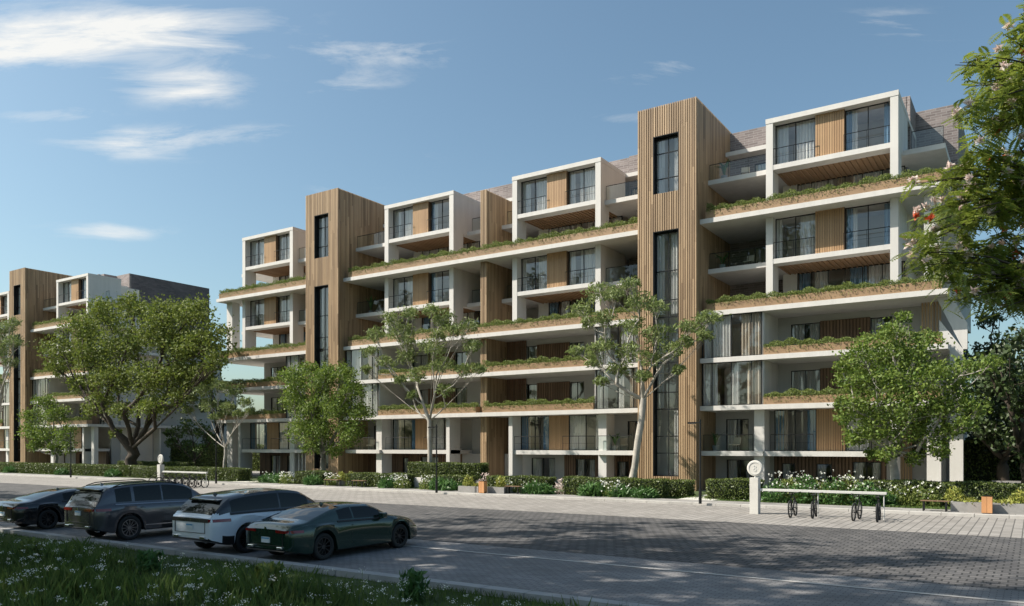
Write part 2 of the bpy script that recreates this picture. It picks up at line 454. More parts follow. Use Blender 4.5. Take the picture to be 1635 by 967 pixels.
sheet('ground', -1500, 1500, -1500, 1500, -0.012, M['soil'])
sheet('parking_bay', -260, 160, 12.8, 17.35, 0.0, M['stall'])
sheet('parking_strip', -260, 160, 17.35, 18.7, 0.004, M['ltpave']).data.materials[0] = M['stall']
sheet('road', -260, 160, 18.7, 29.55, 0.0, M['dkroad'])
sheet('bicycle_lane', -260, 160, 29.55, 37.2, 0.004, M['ltpave'])
sheet('drain_channel', -260, 160, 17.28, 17.42, 0.010, M['kerb'])
k = MB()
x = -260.0
while x < 160:
    k.box(x, x + 1.18, 37.2, 37.62, -0.01, 0.12); x += 1.2
tag(k.build('kerb', M['kerb']), kind='structure')
k = MB(); x = -260.0
while x < 160:
    k.box(x, x + 0.98, 12.5, 12.8, -0.01, 0.13); x += 1.0
tag(k.build('parking_kerb', M['kerbd']), kind='structure')
sheet('sidewalk', -260, 160, 37.62, 39.35, 0.115, M['walk'], -0.01)
sheet('planting_bed', -260, 160, 39.35, 48.2, 0.06, M['soil'], -0.01)
for i, (a, b) in enumerate(((-15.6, -13.7), (-52.6, -50.6), (-37.2, -35.2))):
    sheet('entrance_path', a, b, 39.35, 48.3, 0.12, M['conc'], 0.0)
sheet('terrace', -140, 10, 48.2, 72, 0.06, M['walk'], -0.01)

# ---------------------------------------------------------------- apartment building kit
LV = [0.0, 2.44, 5.30, 8.33, 11.30, 14.30, 17.20, 20.10, 23.0]
T = 0.15
YF, YC, YG = 48.5, 49.4, 50.05


class Bld:
    def __init__(s, name, loc, label):
        s.root = empty(name, loc, 0, label, 'apartment building'); s.off = loc

    def part(s, mb, name, mats, parent=None, **k):
        return mb.build(name, mats, parent or s.root, s.off, **k)


def slats_x(mb, x0, x1, y, z0, z1, pitch=0.155, w=0.105, d=0.06, m=0):
    n = max(1, int(round((x1 - x0) / pitch))); p = (x1 - x0) / n
    for i in range(n):
        c = x0 + (i + 0.5) * p
        z = z0
        while z < z1 - .01:
            e = min(z1, z + rnd.uniform(2.6, 4.6)) if z1 - z > 5 else z1
            mb.box(c - w / 2, c + w / 2, y - d, y, z, e - (.006 if e < z1 else 0), m); z = e


def slats_y(mb, x, y0, y1, z0, z1, sgn, pitch=0.155, w=0.105, d=0.06, m=0):
    n = max(1, int(round((y1 - y0) / pitch))); p = (y1 - y0) / n
    for i in range(n):
        c = y0 + (i + 0.5) * p
        z = z0
        while z < z1 - .01:
            e = min(z1, z + rnd.uniform(2.6, 4.6)) if z1 - z > 5 else z1
            mb.box(x, x + sgn * d, c - w / 2, c + w / 2, z, e - (.006 if e < z1 else 0), m); z = e


def curtain(x0, x1, y, z0, z1, amp=0.05, lam=0.2, tie=0.0):
    mb = MB(); n = max(6, int((x1 - x0) / 0.045)); ph = rnd.random() * 6
    zs = [z1, z1 - (z1 - z0) * .5, z0]
    for i in range(n):
        for k in range(2):
            def P(i, k):
                t = i / n; f = 1.0 - (tie * (1 if k == 2 else (0.6 if k == 1 else 0)))
                xx = x0 + (x1 - x0) * t * f
                return (xx, y + amp * math.sin(ph + t * (x1 - x0) / lam * 2 * PI) * (1 + .3 * k), zs[k])
            mb.quad(P(i, k), P(i + 1, k), P(i + 1, k + 1), P(i, k + 1))
    return mb


def window(B, x0, x1, y, z0, z1, bars=(0.5,), curt='auto', hbar=None, fr=0.05, parent=None):
    if x0 > x1: x0, x1 = x1, x0
    f = MB()
    f.box(x0, x1, y - 0.04, y + 0.04, z0, z0 + fr); f.box(x0, x1, y - 0.04, y + 0.04, z1 - fr, z1)
    f.box(x0, x0 + fr, y - 0.042, y + 0.042, z0, z1); f.box(x1 - fr, x1, y - 0.042, y + 0.042, z0, z1)
    for b in bars:
        c = x0 + (x1 - x0) * b; f.box(c - 0.022, c + 0.022, y - 0.038, y + 0.038, z0 + fr, z1 - fr)
    if hbar:
        for h in hbar: f.box(x0 + fr, x1 - fr, y - 0.036, y + 0.036, h - 0.03, h + 0.03)
    fo = B.part(f, 'window', M['metal'], parent)
    g = MB(); g.quad((x0 + .02, y, z0 + .02), (x1 - .02, y, z0 + .02), (x1 - .02, y, z1 - .02), (x0 + .02, y, z1 - .02))
    tgt = fo if parent is None else parent
    B.part(g, 'pane', M['glass'], tgt)
    W = x1 - x0
    if curt == 'auto':
        curt = rnd.choice([[(0, .42, 'w'), (.62, 1, 'w')], [(0, .6, 'w')], [(.35, 1, 'w')], [(0, .3, 'b'), (.5, 1, 'w')], [(0, .55, 'w'), (.8, 1, 'b')], [(0, 1, 'w')]])
    for (a, b, kind) in curt or []:
        mm = {'w': 'curtw', 'b': 'curtb', 'l': 'curtbl'}[kind]
        B.part(curtain(x0 + .05 + (W - .1) * a, x0 + .05 + (W - .1) * b, y + 0.13, z0 + 0.03, z1 - 0.04), 'curtain', M[mm], tgt, smooth=True)
    return fo


def wall(mb, x0, x1, y, z0, z1, ops=(), th=0.22, m=0):
    x = x0
    for (a, b, c, d) in sorted(ops):
        if a > x: mb.box(x, a, y, y + th, z0, z1, m)
        if c > z0: mb.box(a, b, y, y + th, z0, c, m)
        if d < z1: mb.box(a, b, y, y + th, d, z1, m)
        x = b
    if x < x1: mb.box(x, x1, y, y + th, z0, z1, m)


def railing(B, pts, z, h=1.02, glass=True, posts=1.2):
    mb = MB()
    segs = list(zip(pts[:-1], pts[1:]))
    g = MB()
    for (a, b) in segs:
        ln = math.hypot(b[0] - a[0], b[1] - a[1])
        mb.tube([(a[0], a[1], z + h), (b[0], b[1], z + h)], 0.022, 6)
        if not glass: mb.tube([(a[0], a[1], z + h * 0.5), (b[0], b[1], z + h * 0.5)], 0.008, 5)
        k = max(1, int(ln / posts))
        for i in range(k + 1):
            t = i / k; mb.tube([(a[0] + (b[0] - a[0]) * t, a[1] + (b[1] - a[1]) * t, z), (a[0] + (b[0] - a[0]) * t, a[1] + (b[1] - a[1]) * t, z + h)], 0.014, 5)
        g.quad((a[0], a[1], z + .06), (b[0], b[1], z + .06), (b[0], b[1], z + h - .03), (a[0], a[1], z + h - .03))
    o = B.part(mb, 'railing', M['metal'])
    if glass: B.part(g, 'pane', M['railglass'], o)
    return o


def planter(B, x0, x1, z, y=YF + 0.06, dep=0.62, h=0.46, cham=0.0):
    mb = MB()
    mb.box(x0, x1, y, y + 0.07, z, z + h); mb.box(x0, x1, y + dep - .07, y + dep, z, z + h)
    mb.box(x0, x0 + .07, y + .07, y + dep - .07, z, z + h); mb.box(x1 - .07, x1, y + .07, y + dep - .07, z, z + h)
    mb.box(x0 + .07, x1 - .07, y + .07, y + dep - .07, z, z + h - .08, 1)
    o = B.part(mb, 'planter', [M['planter'], M['hedgein']])
    n = int((x1 - x0) * 950)
    X = rng.uniform(x0, x1, n)
    lump = 0.5 + 0.5 * np.sin(X * 1.9 + rnd.random() * 6) * np.sin(X * 0.73 + 1.3) + 0.35 * np.sin(X * 6.1)
    Yp = y + rng.uniform(-0.06, dep + 0.02, n)
    hh = 0.27 + 0.24 * np.clip(lump, 0, 1.3)
    Z = z + h - 0.08 + rng.uniform(0, 1, n) ** 0.8 * hh
    hang = (rng.uniform(0, 1, n) < 0.035)
    Yp = np.where(hang, y - 0.03 - rng.uniform(0, .05, n), Yp); Z = np.where(hang, z + h - rng.uniform(0, 1, n) ** 1.6 * 0.32, Z)
    V, Q = leaves(np.stack([X, Yp, Z], 1), 0.062, 2.4, up=0.9)
    no = np_mesh('planting', V - np.array(B.off), Q, M['plantleaf'], parent=o)
    return o


def stair_tower(B, x0, x1):
    yf, yb, zt = 47.96, 55.0, 24.95
    core = MB()
    wx0, wx1 = x0 + 1.12, x1 - 1.2
    # carcass walls, 6cm behind the slat faces
    core.box(x0 + .06, wx0, yf, yf + .42, 0, zt); core.box(wx1, x1 - .06, yf, yf + .42, 0, zt)
    for (a, b) in ((0, .94), (16.86, 19.3), (23.05, zt)): core.box(wx0, wx1, yf, yf + .42, a, b)
    core.box(x1 - .28, x1 - .06, yf + .42, yb, 0, zt); core.box(x0 + .06, x0 + .28, yf + .42, yb, 0, zt)
    core.box(x0 + .28, x1 - .28, yb - .2, yb, 0, zt); core.box(x0 + .28, x1 - .28, yf + .42, yb - .2, zt - .3, zt - .05)
    for z in LV[1:8]: core.box(x0 + .3, x1 - .3, yf + 1.66, yb - .3, z - .12, z + .12)
    t = B.part(core, 'stair_tower', M['darktimber'])
    s = MB()
    slats_x(s, x0, wx0, yf, 0.03, zt + .05); slats_x(s, wx1, x1, yf, 0.03, zt + .05)
    for (a, b) in ((.03, .94), (16.86, 19.3), (23.05, zt + .05)): slats_x(s, wx0, wx1, yf, a, b)
    slats_y(s, x1 - .06, yf, yb, 0.03, zt + .02, 1); slats_y(s, x0 + .06, yf, yb, 0.03, zt + .02, -1)
    B.part(s, 'cladding', M['timber'], t)
    li = MB()
    for (a, b) in ((.94, 16.86), (19.3, 23.05)):
        li.box(wx0, wx0 + .04, yf - .05, yf + .40, a, b); li.box(wx1 - .04, wx1, yf - .05, yf + .40, a, b)
        li.box(wx0 + .04, wx1 - .04, yf - .05, yf + .40, b - .04, b)
    B.part(li, 'window_reveal', M['metal'], t)
    hb = [z for z in LV[1:6]] + [z + 1.1 for z in LV[1:5]]
    window(B, wx0 + .04, wx1 - .04, yf + .36, .96, 16.8, (0.52,), [], hb, parent=t)
    window(B, wx0 + .04, wx1 - .04, yf + .36, 19.32, 23.0, (0.52,), [], [20.35, 22.0], parent=t)
    # stair core wall, made pale and set close behind the glass to lighten it
    c = MB(); c.box(x0 + .5, x1 - .5, yf + 1.5, yf + 1.65, 0, zt - .5)
    B.part(c, 'stair_core', M['interior'], t)
    for (a, b, z0, z1) in ((0, .34, 19.4, 22.9), (.74, 1, 19.4, 22.9), (0, .3, 11.5, 16.7), (.6, 1, 11.5, 16.7), (.7, 1, 1.0, 5.2), (0, .3, 5.4, 11.2)):
        W = wx1 - wx0 - .1
        B.part(curtain(wx0 + .05 + W * a, wx0 + .05 + W * b, yf + .52, z0, z1), 'curtain', M['curtw'], t, smooth=True)


def slab(B, x0, x1, y0, y1, lv, name='floor_slab', soff=False):
    z = LV[lv]; mb = MB(); mb.box(x0, x1, y0, y1, z - T, z + T)
    return B.part(mb, name, M['plaster'])


def unit(B, xt, s, fx0, fx1, xe, row0, open_end=False, far=False, lo_end=None):
    """dwelling stack beside a stair tower at xt, running in direction s; portal frame from fx0 to fx1; ends at xe"""
    near, farx = (fx0, fx1) if s > 0 else (fx1, fx0)

    def sp(a, b): return (min(a, b), max(a, b))
    ax0, ax1 = sp(xt, near)      # zone between tower and frame
    cx0, cx1 = sp(farx, xe)      # zone beyond the frame
    # ---- row 0 -------------------------------------------------
    z0, z1 = 0.06, LV[1] - T
    yw = 51.5
    for (a, b, kind) in row0['spans']:
        ops = [o for o in row0['win'] if a <= o[0] < b]
        if kind == 'p':
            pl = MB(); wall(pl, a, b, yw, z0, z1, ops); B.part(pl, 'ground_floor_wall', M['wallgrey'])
    sl = MB(); bk = MB()
    for (a, b, kind) in row0['spans']:
        if kind == 'p': continue
        ops = [o for o in row0['win'] if a <= o[0] < b]
        wall(bk, a, b, yw, z0, z1, ops)
        x = a
        for o in sorted(ops) + [(b, b, 0, 0)]:
            if o[0] - x > .1: slats_x(sl, x, o[0], yw, z0, z1, pitch=.2, w=.13)
            if o[1] > o[0]:
                slats_x(sl, o[0], o[1], yw, z0, o[2], pitch=.2, w=.13) if o[2] > z0 + .05 else None
                slats_x(sl, o[0], o[1], yw, o[3], z1, pitch=.2, w=.13) if o[3] < z1 - .05 else None
            x = o[1]
    o = B.part(bk, 'timber_wall', M['darktimber'])
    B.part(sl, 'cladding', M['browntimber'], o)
    for (a, b, c, d) in row0['win']:
        window(B, a, b, yw + .08, c, d, (0.5,) if b - a > 1 else (), [(0, .35, 'w'), (.7, 1, 'w')] if b - a > 1 else [(0, .6, 'w')])
    # ---- row 1 -------------------------------------------------
    z0, z1 = LV[1] + T, LV[2] - T
    colx0, colx1 = sp(near, near - s * 0.62)
    mb = MB(); mb.box(ax0, ax1 if s > 0 else ax1, YF + .25, 52, LV[1] - T, LV[1] + T)
    B.part(mb, 'balcony_slab', M['plaster'])
    mb = MB(); mb.box(fx0, fx1, YF + .55, 52, LV[1] - T - .002, LV[1] + T + .002)
    B.part(mb, 'balcony_slab', M['plaster'])
    mb = MB(); wx = (ax0 + .7, ax0 + 2.2) if s > 0 else (ax1 - 2.4, ax1 - .9)
    wall(mb, ax0, ax1, 51.5, z0, z1, [(wx[0], wx[1], z0, z0 + 2.1)])
    B.part(mb, 'wall', M['wallgrey'])
    window(B, wx[0], wx[1], 51.6, z0, z0 + 2.1, (.5,), 'auto')
    railing(B, [(ax0 + .1, YF + .35), (ax1 - .65, YF + .35)], z0)
    c = MB(); c.box(colx0, colx1, YC - .35, YC + .9, 0.06, LV[2] - T)
    B.part(c, 'column', M['plaster'])
    c = MB(); cc = sp(farx, farx - s * .34); c.box(cc[0], cc[1], YC - .5, YC + .9, 0.06, LV[2] - T)
    B.part(c, 'column', M['plaster'])
    wa, wb, wc = fx0 + 2.85, fx0 + 4.5, fx1 - .36
    first_c = [(0, .2, 'l'), (.05, .3, 'b'), (.78, 1, 'l')] if not far else 'auto'
    yy = 50.1
    window(B, fx0 + (0.65 if s < 0 and False else .34), wa, yy, z0, z1, (.5,), first_c)
    window(B, wb, wc, yy, z0, z1, (.55,), [(0, .5, 'w'), (.85, 1, 'w')])
    b2 = MB(); b2.box(wa, wb, yy - .02, yy + .1, z0, z1)
    pn = B.part(b2, 'timber_panel', M['darktimber'])
    s2 = MB(); slats_x(s2, wa, wb, yy - .02, z0, z1, pitch=.14, w=.11); B.part(s2, 'cladding', M['panel'], pn)
    railing(B, [(fx0 + .36, YC - .25), (wa, YC - .25)], z0, glass=False)
    railing(B, [(wb, YC - .25), (wc, YC - .25)], z0, glass=False)
    # ---- rows 2, 3: glazed bay + planter terrace ---------------------------
    for r in (2, 3):
        z0, z1 = LV[r] + T, LV[r + 1] - T
        if s > 0: bx0, bx1 = xt + .08, xt + 3.85
        else: bx0, bx1 = xt - 3.5, xt - .08
        cu = [(0, .24, 'w'), (.5, .62, 'w'), (.76, 1, 'b')] if r == 2 else [(.0, .48, 'w'), (.66, 1, 'b')]
        if (r + int(abs(xt))) % 3 == 0: cu = [(0, .3, 'w'), (.55, 1, 'w')]
        window(B, bx0, bx1, YF + .22, z0, z1, (.17, .5, .83), cu)
        sx0, sx1 = (bx1, bx1 + .12) if s > 0 else (bx0 - .12, bx0)
        sb = MB(); sb.box(sx0, sx1, YF + .3, 52, z0, z1); B.part(sb, 'bay_side_wall', M['plaster'])
        px0, px1 = (sx1, xe) if s > 0 else (xe, sx0)
        wx0, wx1 = (sx1, farx + s * (0 if open_end else (abs(xe - farx)))) if s > 0 else (min(farx if open_end else xe, sx0), sx0)
        q = wx0 + (.8 if s > 0 else 1.0)
        ops = [(q, q + 1.8, z0, z1 - .45)]
        q3 = q + 1.8 + 2.9
        ops.append((q3, q3 + 1.2, z0, z1 - .45))
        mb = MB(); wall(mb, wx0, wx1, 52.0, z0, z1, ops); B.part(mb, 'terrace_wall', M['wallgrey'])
        window(B, ops[0][0], ops[0][1], 52.1, z0, z1 - .45, (.5,), 'auto')
        window(B, ops[1][0], ops[1][1], 52.1, z0, z1 - .45, (.5,), 'auto')
        bb = MB(); bb.box(q + 1.8, q3, 51.93, 51.99, z0, z1 - .4)
        pn = B.part(bb, 'timber_panel', M['darktimber'])
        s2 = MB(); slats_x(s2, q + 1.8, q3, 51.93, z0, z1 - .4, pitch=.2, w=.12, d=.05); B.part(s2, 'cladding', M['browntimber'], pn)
        planter(B, px0 + .02, px1 - (.3 if open_end or lo_end else 0), z0)
    # ---- rows 4..7 -------------------------------------------------
    CW = .42
    for (ra, rb) in ((4, 5), (6, 7)):
        zb = LV[ra] + T; zm = LV[rb]; zt = LV[rb + 1]
        top = rb == 7
        # portal frame: two piers, a beam-slab between, (top) roof slab and side walls
        fr = MB()
        ztop = zt + T if top else zt - T
        pc = (fx0, fx0 + CW, fx1 - CW, fx1)
        dep = 4.0
        for (a, b) in ((pc[0], pc[1]), (pc[2], pc[3])):
            fr.box(a, b, YC, YC + 1.3, zb, zm - T)
            fr.box(a, b, YC, YC + dep, zm - T, ztop - (T * 2 if top else 0))
        fr.box(pc[1], pc[2], YC + .02, YC + .9, zm - T, zm + T)
        if top: fr.box(pc[0] - .02, pc[3] + .02, YC - .02, YC + dep + .02, ztop - 2 * T, ztop)
        po = B.part(fr, 'portal_frame', M['plaster'])
        so_ = MB(); so_.box(pc[1], pc[2], YC + .9, 53.2, zm - T + .02, zm + T - .02)
        n = int((pc[2] - pc[1]) / .30)
        for i in range(n):
            xx = pc[1] + (i + .5) * (pc[2] - pc[1]) / n
            so_.box(xx - .03, xx + .03, YC + .92, 53.1, zm - T - .06, zm - T + .019)
        B.part(so_, 'soffit', M['soffit'], po)
        # upper glazing
        z0, z1 = zm + T, (ztop - 2 * T if top else zt - T)
        wa, wb, wc = fx0 + 2.85, fx0 + 4.5, fx1 - CW
        window(B, fx0 + CW, wa, YG, z0, z1, (.5,), ([(0, .3, 'w'), (.52, 1, 'w')] if (int(abs(xt)) % 2 or not s > 0) else [(0, .14, 'w'), (.62, .96, 'w')]) if top else [(.6, 1, 'w'), (0, .14, 'w')])
        window(B, wb, wc, YG, z0, z1, (.5,), [(0, .16, 'l'), (.13, .25, 'w'), (.85, 1, 'l')] if s > 0 else [(.0, .18, 'w'), (.36, 1, 'w')])
        b2 = MB(); b2.box(wa, wb, YG - .3, YG + .1, z0, z1)
        pn = B.part(b2, 'timber_panel', M['darktimber'])
        s2 = MB(); slats_x(s2, wa, wb, YG - .3, z0, z1, pitch=.14, w=.115); B.part(s2, 'cladding', M['panel'], pn)
        railing(B, [(fx0 + CW, YC + .12), (wa, YC + .12)], z0, glass=False, posts=.9)
        railing(B, [(wb, YC + .12), (wc, YC + .12)], z0, glass=False, posts=.9)
        iw = MB(); iw.box(fx0 + CW + .05, fx1 - CW - .05, 52.6, 52.72, z0 + .01, z1 - .01); B.part(iw, 'brightening_wall', M['interior'])  # pale wall added close behind the glass to brighten the upper rooms
        # deep lower glazing
        z0, z1 = zb, zm - T
        lx0, lx1 = fx0 + .1, fx1 - .1
        window(B, lx0 + .9, lx1, 53.1, z0, z1, (.14, .3, .46, .62, .8), [(0, .34, 'w'), (.38, .46, 'b'), (.56, .8, 'w'), (.86, 1, 'w')] if top else [(0, .12, 'l'), (.16, .3, 'w'), (.5, .66, 'l'), (.68, .9, 'w')])
        mb = MB(); mb.box(lx0, lx0 + .9, 53.0, 53.22, z0, z1); B.part(mb, 'wall', M['plaster'])
        # recess next to the tower
        mb = MB(); yb = 54.5
        hi = 24.8 if top else LV[rb + 1] - T
        wq = (ax1 - 2.2, ax1 + .1) if s > 0 else (ax0 - .1, ax0 + 1.9)
        ops = [(wq[0], wq[1], LV[ra] + T, LV[ra] + T + 2.0)]
        wall(mb, ax0, ax1 + (.2 if s > 0 else 0), yb, LV[ra] + T, LV[rb] - T, ops)
        ops2 = [(wq[0], wq[1], LV[rb] + T, LV[rb] + T + 2.1)]
        wall(mb, ax0 - (0 if s > 0 else .2), ax1 + (.2 if s > 0 else 0), yb, LV[rb] + T, hi, ops2)
        B.part(mb, 'brick_wall', M['brick'])
        window(B, *wq, yb + .1, ops[0][2], ops[0][3], (.5,), 'auto'); window(B, *wq, yb + .1, ops2[0][2], ops2[0][3], (.5,), 'auto')
        e = MB(); e.box(ax0, ax1, 50.0, 54.5, zm - T, zm + T)
        B.part(e, 'balcony_slab', M['plaster'])
        railing(B, [(ax0 + .08, 50.1), (ax1 - .05, 50.1)], zm + T)
        # zone beyond the frame
        if abs(xe - farx) > .5:
            e = MB(); ce = (cx0, cx1)
            e.box(cx0 + (0.35 if s < 0 and open_end else 0), cx1 - (.35 if s > 0 else 0), 51.2, 57.6, zm - T, zm + T)
            B.part(e, 'balcony_slab', M['plaster'])
            railing(B, [(cx0 + .45, 51.3), (cx1 - .45, 51.3)] if not (open_end) else ([(cx1 - .1, 51.3), (cx0 + .45, 51.3), (cx0 + .45, 54.5)]), zm + T)
    # interior
    for r_ in (1, 2, 3):
        rx0, rx1 = (fx0 + .4, fx1 - .5) if r_ == 1 else ((xt + .3, xt + 3.8) if s > 0 else (xt - 3.5, xt - .3))
        iw = MB(); iw.box(rx0, rx1, 52.9 if r_ == 1 else 52.4, 53.05 if r_ == 1 else 52.55, LV[r_] + T + .01, LV[r_ + 1] - T - .01); B.part(iw, 'brightening_wall', M['interior'])  # shallow pale wall added to lift the light in the lower rooms
    it = MB()
    xi0, xi1 = sp(xt, farx if open_end else xe)
    it.box(xi0 + .1, xi1 - .25, 57.6, 57.75, .1, LV[6] - T)
    ui0, ui1 = sp(xt, farx - (3.4 if far and s > 0 else 0))
    it.box(ui0 + .1, ui1, 57.45, 57.59, LV[6] + T, 23.0)
    for xx in (near, farx, (fx0 + fx1) / 2 + .7):
        it.box(xx - .06, xx + .06, 54.8 if xx == near else 53.3, 57.44, .1, LV[6] - T if xx == farx else 22.8)
    it.box(xt - .1, xt + .1, 55.02, 57.6, .1, 24.2)
    B.part(it, 'interior', M['interior'])


def side_wall(B, x, y0, y1, z0, z1, m='wallgrey', name='end_wall', th=.25):
    mb = MB(); mb.box(x - th, x, y0, y1, z0, z1); return B.part(mb, name, M[m])


TW = 4.06
B1 = Bld('apartment_building', (-35.2, 54.0, 0), 'long seven storey apartment block with two timber stair towers, white frames and planted terraces')
xa, xb = -17.74, -21.80      # right tower
xc, xd = -49.54, -53.60      # left tower
stair_tower(B1, xb, xa)
stair_tower(B1, xd, xc)
XR, XL = -3.85, -67.0
for lv in (2, 3, 4, 6):
    for (a, b) in ((xa, XR), (xc, xb), (XL, xd)):
        slab(B1, a, b, YF, 66.0 if not (a == XL) else 66, lv)
R0_R = dict(spans=[(xa, -13.9, 'p'), (-13.9, -7.3, 't'), (-7.3, -4.2, 'p')],
            win=[(-17.0, -15.2, .06, 2.0), (-13.4, -12.6, .75, 1.8), (-11.3, -10.4, .7, 1.8), (-9.2, -7.6, .1, 1.95)])
R0_M = dict(spans=[(-34.8, -29.4, 'p'), (-29.4, xb, 't')], win=[(-32.3, -30.2, .1, 2.0), (-28.4, -26.8, .1, 1.95), (-25.0, -24.1, .7, 1.8)])
R0_ML = dict(spans=[(xc, -39.0, 't'), (-39.0, -35.5, 'p')], win=[(-45.4, -44.8, .6, 1.9), (-43.4, -41.5, .1, 2.0)])
R0_L = dict(spans=[(-64.2, xd, 't')], win=[(-62.6, -61.2, .1, 2.0), (-60.2, -58.9, .1, 2.0), (-56.4, -55.0, .1, 2.0)])
unit(B1, xa, 1, -13.83, -6.40, XR, R0_R, lo_end=True)
unit(B1, xb, -1, -32.69, -25.27, -34.88, R0_M)
unit(B1, xc, 1, -45.60, -38.28, -35.47, R0_ML)
unit(B1, xd, -1, -64.20, -56.98, XL, R0_L, open_end=True)
# timber fin between the two middle frames
mb = MB(); mb.box(-35.41, -34.94, YC - .2, 54.6, .06, 22.5)
fo = B1.part(mb, 'timber_fin', M['darktimber'])
mb = MB(); slats_x(mb, -35.47, -34.88, YC - .2, .06, 22.55); slats_y(mb, -34.94, YC - .2, 54.6, .06, 22.5, 1); slats_y(mb, -35.41, YC - .2, 54.6, .06, 22.5, -1)
B1.part(mb, 'cladding', M['timber'], fo)
# planters on the long slabs
for (a, b) in ((xa + .35, XR - .3), (xc + .5, xb - .05), (XL + .35, xd - .05)):
    for lv in (4, 6): planter(B1, a, b, LV[lv] + T, h=.5)
# brick storeys on top
mb = MB()
mb.box(-38.5, -32.5, 54.7, 54.95, LV[6] + T, 24.8)
mb.box(-45.5, -38.55, 54.72, 54.93, LV[8] + T, 24.8); mb.box(-32.45, -25.3, 54.72, 54.93, LV[8] + T, 24.8)
mb.box(-6.6, -4.0, 57.7, 57.95, LV[6] + T, 24.8); mb.box(-4.25, -4.0, 57.95, 69, LV[6] + T, 24.8)
mb.box(-14.0, -6.65, 54.72, 54.93, LV[8] + T, 24.8); mb.box(-6.65, -6.42, 54.75, 57.7, LV[6] + T, 24.8)
mb.box(-17.7, -4.25, 60, 69, 24.3, 24.6); mb.box(-49.5, -21.8, 57.1, 69, 24.3, 24.6); mb.box(-57.5, xd, 57.0, 66, 24.3, 24.6)
B1.part(mb, 'brick_storey', M['brick'])
mb = MB()
B1.part(MB().box(-38.6, -32.4, 54.7, 54.94, LV[4] + T, LV[6] - T), 'wall', M['wallgrey'])
B1.part(MB().box(-6.5, -4.1, 57.7, 57.95, LV[4] + T, LV[6] - T), 'wall', M['wallgrey'])
B1.part(MB().box(-38.3, -35.5, 51.9, 52.1, .06, LV[2] - T), 'wall', M['wallgrey'])
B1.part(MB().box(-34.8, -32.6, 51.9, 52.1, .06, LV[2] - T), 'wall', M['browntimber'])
mb = MB()
for (a, b) in ((-17.7, -6.4), (-49.5, -21.8), (-64.1, xd)):
    mb.box(a, b, 53.4, 66, LV[8] - T, LV[8] + T - .02)
B1.part(mb, 'roof_slab', M['plaster'])
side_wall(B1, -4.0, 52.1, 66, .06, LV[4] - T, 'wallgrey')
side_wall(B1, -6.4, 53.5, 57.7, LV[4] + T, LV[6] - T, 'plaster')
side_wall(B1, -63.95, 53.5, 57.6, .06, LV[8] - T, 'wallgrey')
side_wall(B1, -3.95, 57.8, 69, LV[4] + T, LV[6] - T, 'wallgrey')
mb = MB()
mb.box(-17.7, XR - .3, 66, 66.2, .06, 24.5); mb.box(-49.5, -21.8, 66, 66.2, .06, 24.5); mb.box(-64.2, xd, 66, 66.2, .06, 23)
B1.part(mb, 'rear_wall', M['wallgrey'])
# columns at the open ends
mb = MB()
for (z0, z1) in ((.06, LV[2] - T), (LV[4] + T, LV[6] - T)):
    mb = MB(); mb.box(-66.6, -65.75, YC, YC + .9, z0, z1); B1.part(mb, 'column', M['plaster'])
mb = MB(); mb.box(-66.6, -65.9, 56.5, 57.2, .06, LV[6] - T); B1.part(mb, 'column', M['plaster'])
mb = MB(); mb.box(-4.95, -4.25, YC - .1, YC + .5, .06, LV[2] - T); B1.part(mb, 'column', M['plaster'])
mb = MB(); mb.box(-5.1, -4.3, YC, YC + .5, LV[4] + T, LV[6] - T); B1.part(mb, 'column', M['plaster'])
mb = MB(); mb.prism([(-4.35, 9.9), (-3.2, 8.2), (-3.2, .06), (-3.85, .06), (-3.85, 8.2), (-4.35, 9.0)], 'y', YC + .1, YC + .5)
mb.prism([(-4.5, 11.15), (-3.75, 11.15), (-3.0, 9.6), (-3.0, 8.2), (-3.2, 8.2)], 'y', YC + .1, YC + .5)
B1.part(mb, 'slanted_column', M['plaster'])
mb = MB(); slats_x(mb, -5.4, -4.35, 50.9, LV[3] + T, LV[4] - T); B1.part(mb, 'timber_screen', M['timber'])
mb = MB(); slats_x(mb, -6.6, -5.9, 51.4, .06, LV[2] - .3); B1.part(mb, 'timber_screen', M['timber'])
mb = MB()
for i in range(6): mb.box(-56.9 + i * .45, -56.8 + i * .45, YC - .2, YC + .1, .06, LV[2] - T)
B1.part(mb, 'timber_screen', M['plaster'])
# ear balconies beside the fin are part of the units; wood lining of the lower recess
for lv in (2, 3):
    mb = MB(); slats_x(mb, -34.85, -33.0, 51.9, LV[lv] + T, LV[lv + 1] - T); B1.part(mb, 'timber_screen', M['browntimber'])

# far block
DX = -104.0
B2 = Bld('apartment_building', (-104, 54.0, 0), 'farther apartment block with timber tower and blank brick end, left behind the spreading tree')
ta, tb = -103.9, -107.96
stair_tower(B2, tb, ta)
XE = -90.6
for lv in (2, 3, 4, 6):
    slab(B2, ta, XE, YF, 66, lv); slab(B2, tb - 14, tb, YF, 66, lv)
    if lv in (4, 6): planter(B2, ta + .35, XE - .3, LV[lv] + T, h=.5); planter(B2, tb - 14, tb - .05, LV[lv] + T, h=.5)
unit(B2, ta, 1, -99.4, -92.2, XE, dict(spans=[(ta, -98.9, 'p'), (-98.9, -92.0, 't')], win=[(-103, -101.4, .06, 2), (-98, -96.6, .1, 1.95), (-95, -93.8, .1, 1.95)]), far=True, lo_end=True)
unit(B2, tb, -1, tb - 10.9, tb - 3.5, tb - 14, dict(spans=[(tb - 14, tb, 't')], win=[(tb - 3, tb - 1.6, .1, 1.95), (tb - 6, tb - 5, .1, 1.95)]), far=True)
mb = MB(); mb.box(-98.5, -95.5, 56.4, 56.65, LV[6] + T, 24.8); mb.box(-104, -98.4, 54.75, 56.5, 17.4, 24.78)
B2.part(mb, 'brick_wall', M['brick'])
mb = MB(); mb.box(-95.75, -95.5, 56.66, 68, LV[6] + T, 24.8)
